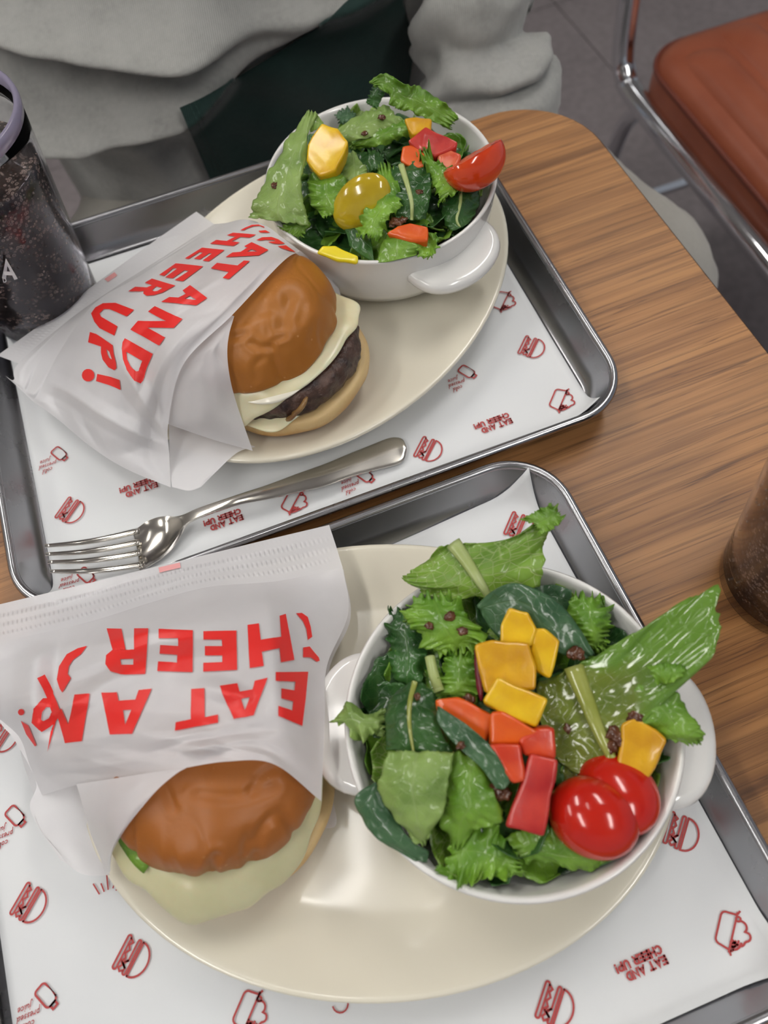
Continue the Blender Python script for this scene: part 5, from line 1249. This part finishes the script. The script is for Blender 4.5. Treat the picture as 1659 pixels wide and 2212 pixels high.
# yellow tomato slice, curved
r_ = tag(empty('tomato_half', at(*B(720, 808), .0770)), 'olive-yellow tomato half in the centre of the farther salad', 'tomato', 'tomato halves')
d_ = (CAM-r_.location).normalized()
r_.rotation_mode = 'QUATERNION'; r_.rotation_quaternion = (d_+Vector((-.2, -.25, 0))).normalized().to_track_quat('Z', 'Y') @ Matrix.Rotation(.7, 3, 'Z').to_quaternion()
V = []
for i in range(40):
    a = 6.2832*i/40
    for k in range(13):
        q = k/12*math.pi/2; V.append((.0185*math.sin(q)*math.cos(a), .0130*math.sin(q)*math.sin(a), .0060*math.cos(q)-.006))
mesh('skin', V, gridfaces(40, 13, True), M['ytom'], r_)
V = [(.0183*math.cos(6.2832*i/40)*s, .0128*math.sin(6.2832*i/40)*s, -.006) for i in range(40) for s in (0, .5, 1)]
mesh('cut_flesh', V, [tuple(reversed(q)) for q in gridfaces(40, 3, True)], M['pep_y2'], r_)
for k, (x, y, z, s) in enumerate(((930, 905, .0735, .0028), (960, 895, .074, .002), (900, 912, .073, .002), (840, 320, .0845, .0018), (745, 410, .0815, .0016), (240, 700, .0815, .0018), (1050, 735, .0795, .0016))):
    relish(B, x, y, z, s, k+31, 'speck of brown onion relish in the farther salad dressing')

# ------------------------------------------------------------------ chair
def make_chair(x, y, rz, label):
    r = tag(empty('chair', (x, y, FZ), rz), label, 'chair', 'cafe chairs')
    top = -.29-FZ; hx_, hy_ = .215, .215
    ins = [(.012, -.082), (.004, -.076), (.0, -.064), (.0, -.045), (.0005, -.030), (.003, -.020), (.008, -.011), (.016, -.005), (.028, -.0015), (.045, .0), (.07, .002), (.10, .003), (.14, .004), (.18, .004), (.20, .004)]
    V = []; nn = 18; n = 4*(nn+1)
    for d, z in ins:
        # straight sides carry extra points so the channels read
        ring = []
        p = rrect(hx_-d, hy_-d, max(.012, .062-d*.5), nn)
        ring = p
        for (a, b) in ring:
            V.append((a, b, top+z))
    f = [(k*n+i, k*n+(i+1) % n, (k+1)*n+(i+1) % n, (k+1)*n+i) for k in range(len(ins)-1) for i in range(n)]
    f += [tuple(range((len(ins)-1)*n, len(ins)*n)), tuple(range(n))[::-1]]
    mesh('seat', V, f, M['leather'], r)
    # padded channels running front to back, each its own pad on the seat
    nch = 6; wch = (2*hx_-.05)/nch
    for k in range(nch):
        cx = -hx_+.025+wch*(k+.5); P = []; nu, nv = 30, 11
        for i in range(nu):
            u = i/(nu-1)*2-1
            yy = u*(hy_-.010-(.030 if k in (0, nch-1) else .004))
            for j in range(nv):
                v = j/(nv-1)*2-1
                e = (1-abs(u)**9)
                P.append((cx+v*wch*.5, yy, top-.004+(.017*math.sqrt(max(0, 1-v*v*.985))-.002)*e-.006*abs(u)**8))
        mesh('channel_pad', P, [tuple(reversed(q)) for q in gridfaces(nu, nv)], M['leather'], r)
    wp = rrect(hx_-.0015, hy_-.0015, .061, 14)
    tube('welt', [(a, b, top-.020) for a, b in wp]+[(wp[0][0], wp[0][1], top-.020)], .0035, 8, M['welt'], r)
    tz = top-.062
    for s in (-1, 1):
        X = s*(hx_+.008)
        pts = [(X, hy_+.075, top+.42), (X, hy_+.055, top+.25), (X, hy_+.035, top+.10), (X, hy_+.022, tz+.045), (X, hy_+.005, tz+.012), (X, hy_-.03, tz), (X, 0, tz), (X, -hy_+.04, tz), (X, -hy_-.0, tz-.02), (X, -hy_-.02, tz-.07), (X, -hy_-.03, .2), (X, -hy_-.04, .02)]
        tube('side_frame', smoothpts(pts, 90), .0150, 16, M['chrome'], r)
        tube('rear_leg', smoothpts([(X*.97, hy_-.05, tz), (X*.97, hy_+.0, .3), (X*.97, hy_+.04, .02)], 20), .0115, 14, M['chrome'], r)
        for yy in (-hy_-.04, hy_+.04):
            q = lathe('foot_glide', [(0, 0), (.015, 0), (.016, .004), (.0145, .022), (0, .022)], 18, M['black'], r); q.location = (X*(.97 if yy > 0 else 1), yy, 0)
    tube('stretcher', [(-hx_-.01, hy_+.025, .14), (hx_+.01, hy_+.025, .14)], .009, 12, M['chrome'], r)
    tube('stretcher', [(-hx_-.01, 0, tz), (hx_+.01, 0, tz)], .009, 12, M['chrome'], r)
    V = []
    for i in range(40):
        u = i/39*2-1
        for j in range(24):
            t = 2*math.pi*j/24; c, s = math.cos(t), math.sin(t)
            V.append((u*hx_*1.0, hy_+.055+.05*(1-abs(u)**2*.6)*0+.026*math.copysign(abs(c)**.7, c)*(1-abs(u)**8)+.02, top+.31+.11*math.copysign(abs(s)**.6, s)*(1-.15*abs(u)**6)+.003*math.sin(u*19)))
    mesh('backrest', V, gridfaces(40, 24, False, True), M['leather'], r)
    return r
make_chair(.678, .805, .21, 'terracotta channel-padded chair with chrome tube frame, empty, right of the table')
make_chair(-.06, .80, 0, 'terracotta chair under the person in the grey sweatshirt')

# ------------------------------------------------------------------ person
person = tag(empty('person', (-.06, .72, FZ)), 'seated person in grey sweatshirt with dark green pocket and stone trousers', 'person'); po = person.location.copy()
def rel(p): return Vector(p)-po
# body: one skinned surface
sk = {'pelvis': ((-.06, .73, -.20), .10), 'belly': ((-.06, .715, -.04), .10), 'chest': ((-.06, .715, .14), .11), 'neck0': ((-.06, .72, .29), .066), 'neck': ((-.06, .71, .36), .062), 'head0': ((-.06, .685, .43), .082), 'head': ((-.06, .69, .50), .098), 'crown': ((-.06, .70, .555), .068)}
ed = [('pelvis', 'belly'), ('belly', 'chest'), ('chest', 'neck0'), ('neck0', 'neck'), ('neck', 'head0'), ('head0', 'head'), ('head', 'crown')]
ELB = aty(1055, 165, .575); 
def arm(s, sh, el, wr, hand_dir):
    k = 'L' if s > 0 else 'R'
    sk[k+'sh'] = (sh, .036); sk[k+'el'] = (el, .028); sk[k+'wr'] = (wr, .024)
    ed.extend([('chest', k+'sh'), (k+'sh', k+'el'), (k+'el', k+'wr')])
    d = Vector(hand_dir).normalized(); side = Vector((0, 0, 1)).cross(d).normalized(); w0 = Vector(wr)
    pm = w0+d*.05; sk[k+'palm'] = (tuple(pm), .024); ed.append((k+'wr', k+'palm'))
    for i, (off, ln) in enumerate(((-.030, .068), (-.010, .078), (.010, .074), (.029, .058))):
        a = pm+d*.035+side*off; b = a+d*ln*.5+Vector((0, 0, -.006)); c = b+d*ln*.45+Vector((0, 0, -.018))
        for nme, q, rr in ((f'{k}f{i}a', a, .0095), (f'{k}f{i}b', b, .0088), (f'{k}f{i}c', c, .0078)): sk[nme] = (tuple(q), rr)
        ed.extend([(k+'palm', f'{k}f{i}a'), (f'{k}f{i}a', f'{k}f{i}b'), (f'{k}f{i}b', f'{k}f{i}c')])
    a = w0+d*.03+side*(-.034*s); b = a+d*.035+side*(-.016*s)
    sk[k+'ta'] = (tuple(a), .0105); sk[k+'tb'] = (tuple(b), .0095); ed.extend([(k+'wr', k+'ta'), (k+'ta', k+'tb')])
LW = (.085, .545, -.125); RW = (-.30, .60, -.13)
arm(1, (.125, .72, .24), tuple(ELB+Vector((0, .02, -.01))), LW, (-.6, -.5, -.12))
arm(-1, (-.245, .72, .24), (-.345, .70, .0), RW, (.5, -.6, -.1))
for s, k, hip, kn, an in ((1, 'L', (.06, .75, -.20), (.252, .478, -.178), (.26, .55, -.64)), (-1, 'R', (-.15, .72, -.21), (-.24, .42, -.20), (-.23, .47, -.64))):
    sk[k+'hip'] = (hip, .08); sk[k+'kn'] = (kn, .055); sk[k+'an'] = (an, .035); sk[k+'toe'] = ((an[0], an[1]-.15, -.70), .03)
    ed.extend([('pelvis', k+'hip'), (k+'hip', k+'kn'), (k+'kn', k+'an'), (k+'an', k+'toe')])
names_ = list(sk); me = bpy.data.meshes.new('body'); me.from_pydata([tuple(rel(sk[n_][0])) for n_ in names_], [(names_.index(a), names_.index(b)) for a, b in ed], []); me.materials.append(M['skin'])
body = bpy.data.objects.new('body', me); COL.objects.link(body); body.parent = person
mod = body.modifiers.new('skin', 'SKIN'); lay = me.skin_vertices[0] if me.skin_vertices else None
if lay is None:
    bmx = bmesh.new(); bmx.from_mesh(me); bmx.verts.layers.skin.verify(); bmx.to_mesh(me); bmx.free(); lay = me.skin_vertices[0]
for i, n_ in enumerate(names_):
    q = sk[n_][1]*.82; lay.data[i].radius = (q, q); lay.data[i].use_root = (n_ == 'pelvis')
mod.use_smooth_shade = True; subsurf(body, 2)
# face and hair (above the frame)
for s in (-1, 1):
    q = lathe('eye', [(0, .0075), (.006, .0055), (.009, 0), (.006, -.005), (0, -.006)], 14, M['black'], person); q.location = rel((-.06+s*.032, .612, .505)); q.rotation_euler = (math.pi/2, 0, 0)
    q = lathe('ear', [(0, .006), (.012, .005), (.019, 0), (.012, -.005), (0, -.006)], 16, M['skin'], person, .7, 1.4); q.location = rel((-.06+s*.078, .695, .495)); q.rotation_euler = (0, math.pi/2, 0)
tube('nose', smoothpts([rel((-.06, .615, .512)), rel((-.06, .602, .485)), rel((-.06, .612, .472))], 9), [.006, .008, .010, .011, .012, .013, .013, .011, .007], 10, M['skin'], person)
tube('mouth', smoothpts([rel((-.083, .622, .448)), rel((-.06, .613, .445)), rel((-.037, .622, .448))], 9), [.002, .004, .005, .005, .005, .005, .005, .004, .002], 8, M['welt'], person)
V = []
for i in range(40):
    a = 6.2832*i/40; fr = max(0, -math.sin(a))
    for j in range(14):
        q = j/13*(1.25+.55*(1-fr)); rr = .094*math.sin(q)**.9 if q < 1.57 else .094*(1-.1*(q-1.57)); V.append(rel((-.06+rr*math.cos(a), .70+rr*1.12*math.sin(a), .505+.095*math.cos(q)+.003*math.sin(i*5))))
o = mesh('hair', V, gridfaces(40, 14, True), M['hair'], person); solid(o, .012, 1)

# sweatshirt: torso with the folds seen in the photograph
def interp(tab, x):
    if x <= tab[0][0]: return tab[0][1]
    for (a, b), (c, d) in zip(tab, tab[1:]):
        if x <= c: return b+(d-b)*(x-a)/(c-a)
    return tab[-1][1]
E1 = [(-300, -120), (-100, -20), (60, 20), (200, 42), (330, 52), (450, 50), (560, 44), (650, 28), (760, -10), (900, -60)]
E2 = [(-300, 140), (-100, 160), (0, 190), (60, 214), (130, 226), (200, 218), (270, 200), (330, 186), (400, 176), (480, 148), (600, 92), (770, -20), (900, -100)]
E3 = [(-300, 300), (0, 330), (100, 345), (260, 330), (350, 300), (450, 330), (600, 340), (900, 300)]
def folds(px, py):
    h = 0
    for tab, amp, dec in ((E1, .065, 80), (E2, .085, 85), (E3, .012, 70)):
        d = interp(tab, px)-py
        h += amp*sstep(-10, 40, d)*math.exp(-max(0, d-40)/dec)*(1-.72*sstep(380, 560, px) if dec != 70 else 1-sstep(340, 420, px))
    d2 = py-interp(E2, px); h -= .045*sstep(-5, 25, d2)*(1-sstep(50, 120, d2))*(1-sstep(340, 420, px))
    h += .007*noise.noise(Vector((px*.004, py*.011, 3)))+.006*noise.noise(Vector((px*.012-py*.006, py*.010, 8)))
    # slanting tucks near the lap
    h += .010*math.exp(-((px-300-(py-300)*.9)/42)**2)*sstep(230, 300, py)-.006*math.exp(-((px-390-(py-300)*.5)/40)**2)*sstep(230, 290, py)
    return h
nz_, na = 240, 260; V = []; CX, CY = -.06, .725
for k in range(nz_):
    z = -.20+.53*k/(nz_-1); t = (z+.20)/.53
    rx = .185+.02*math.sin(t*3)-(.0 if t < .75 else .115*((t-.75)/.25)**2); ry = .128-(0 if t < .8 else .06*((t-.8)/.2)**2)
    for i in range(na):
        a = 2*math.pi*i/na; c, s = math.cos(a), math.sin(a)
        p = Vector((CX+rx*math.copysign(abs(c)**.85, c), CY+ry*math.copysign(abs(s)**.85, s), z))
        fr = sstep(.05, .55, -s)
        if fr > 0:
            px, py = pix(p); p.y -= folds(px, py)*fr
        V.append(p)
Fc = gridfaces(nz_, na, False, True)
for _ in range(4):
    V = [V[q] if q < na or q >= (nz_-1)*na else (V[q-na]+V[q+na]+V[q-q % na+(q-1) % na]+V[q-q % na+(q+1) % na]+V[q]*2)/6 for q in range(nz_*na)]
torso = mesh('sweatshirt', [v-po for v in V], Fc, M['sweat'], person); bvT = BVHTree.FromPolygons(V, Fc)
def on_torso(px, py, off):
    d = ray(px, py).normalized(); hit, nrm, i, dist = bvT.ray_cast(CAM, d)
    if hit is None: hit = aty(px, py, .575)
    return hit-d*off
# dark green pocket panel sewn on the front
topc = [(388, 233), (440, 209), (520, 162), (600, 113), (700, 48), (790, -35), (850, -70)]
botc = [(456, 392), (520, 380), (610, 360), (710, 330), (800, 290), (870, 230), (896, 100)]
V = []; nu, nv = 110, 70
for i in range(nu):
    u = i/(nu-1); a = curve([Vector(p) for p in topc], u); b = curve([Vector(p) for p in botc], u)
    for j in range(nv):
        v = j/(nv-1); q = a.lerp(b, v); V.append(on_torso(q.x, q.y, .010))
# relax so that it lies as one cloth over the folds
for _ in range(30):
    W = list(V)
    for i in range(nu):
        for j in range(nv):
            nb = [V[(i+a)*nv+j+b] for a, b in ((1, 0), (-1, 0), (0, 1), (0, -1)) if 0 <= i+a < nu and 0 <= j+b < nv]
            p = V[i*nv+j]; m_ = sum(nb, Vector())/len(nb)
            d = (p-CAM).normalized(); W[i*nv+j] = CAM+d*((p-CAM).length*.5+(m_-CAM).length*.5) if True else p
    V = [w_ if (w_-CAM).length < (q_-CAM).length+1 else q_ for w_, q_ in zip(W, V)]
V = [min((v, on_torso(*pix(v), .009)), key=lambda q: (q-CAM).length) for v in V]
pocket = mesh('pocket', [v-po for v in V], gridfaces(nu, nv), M['green'], person); solid(pocket, .002, 0)
Fp = gridfaces(nu, nv); bvP = BVHTree.FromPolygons(V, Fp)
for dx in (16, 26):
    a = Vector((392+dx, 228-dx*.35)); b = Vector((452+dx*1.15, 372-dx*.2)); n = 15
    for k in range(n):
        q0 = a.lerp(b, (k+.15)/n); q1 = a.lerp(b, (k+.75)/n)
        ribbons('stitch', [[tuple(q0), tuple(q1)]], 1.8, onto(bvP, po, .0016), M['stitch'], pocket)
def sleeve(name, pts, rad, seed, mt):
    P = smoothpts(pts, 90); R_ = [curve([Vector((r, 0, 0)) for r in rad], i/89).x for i in range(90)]
    o = tube(name, P, R_, 56, mt, None)
    for v in o.data.vertices:
        i = v.index//56; p = v.co; c = P[min(i, 89)]; d = (p-c).normalized()
        h = .008*noise.noise(Vector((p.x*14, p.y*14, p.z*30))+Vector((seed, 0, 0)))+.005*noise.noise(p*60+Vector((0, seed, 0)))+.006*math.sin(i*.42+5*noise.noise(p*14)+seed)
        v.co = p+d*h-po
    o.parent = person; return o
wrist = Vector(LW)
sleeve('sleeve', [Vector((.045, .73, .285)), Vector((.115, .735, .245)), aty(985, -170, .655), aty(1010, 10, .60), aty(1022, 110, .58), aty(1040, 180, .57), aty(1050, 260, .56), wrist+Vector((.015, .01, .01))], [.050, .072, .054, .046, .042, .051, .048, .038], 2.0, M['sweat'])
sleeve('sleeve', [Vector((-.165, .73, .285)), Vector((-.235, .735, .245)), Vector((-.31, .72, .13)), Vector((-.348, .70, .0)), Vector((-.33, .655, -.07)), Vector(RW)], [.050, .074, .064, .058, .054, .040], 5.0, M['sweat'])
for w0, d in ((wrist, Vector((-.6, -.5, -.12))), (Vector(RW), Vector((.5, -.6, -.1)))):
    d.normalize(); tube('cuff', [w0-po-d*.02, w0-po, w0-po+d*.025, w0-po+d*.03], [.037, .036, .034, .030], 24, M['rib'], person)
lathe_c = lathe('neck_band', [(.062, .0), (.070, .006), (.066, .020), (.058, .018), (.056, .002)], 32, M['rib'], person, 1.15, 1.0); lathe_c.location = rel((-.06, .72, .325))
def leg(hip, kn, an):
    hip, kn, an = map(Vector, (hip, kn, an)); pts = [hip+(hip-kn)*.15, hip.lerp(kn, .5), kn+(hip-kn).normalized()*.06+Vector((0, 0, .006)), kn, kn+(an-kn).normalized()*.07, kn.lerp(an, .5), an]
    P = smoothpts(pts, 80); rr = [.100, .0915, .078, .069, .066, .060, .055]
    R_ = [curve([Vector((r, 0, 0)) for r in rr], i/79).x for i in range(80)]
    o = tube('trouser_leg', P, R_, 48, M['trousers'], None)
    for v in o.data.vertices:
        p = v.co; c = P[min(v.index//48, 79)]; d = (p-c).normalized(); v.co = p+d*(.006*noise.noise(p*18)+.003*noise.noise(p*50))-po
    o.parent = person
leg((.06, .75, -.20), (.252, .478, -.178), (.26, .55, -.64)); leg((-.15, .72, -.21), (-.24, .42, -.20), (-.23, .47, -.64))
for x, y in ((.26, .48), (-.23, .40)):
    V = []
    for i in range(24):
        u = i/23
        for j in range(16):
            t = 2*math.pi*j/16; w_ = .045*math.sin(math.pi*min(.97, .06+u*.9))**.4; hgt = .05*(1-.35*u)
            V.append(rel((x+w_*math.cos(t), y+.12-u*.26, FZ+.002+hgt*(1+math.sin(t))*.9)))
    mesh('shoe', V, gridfaces(24, 16, False, True)+[tuple(range(16)), tuple(range(23*16, 24*16))[::-1]], M['shoe'], person)
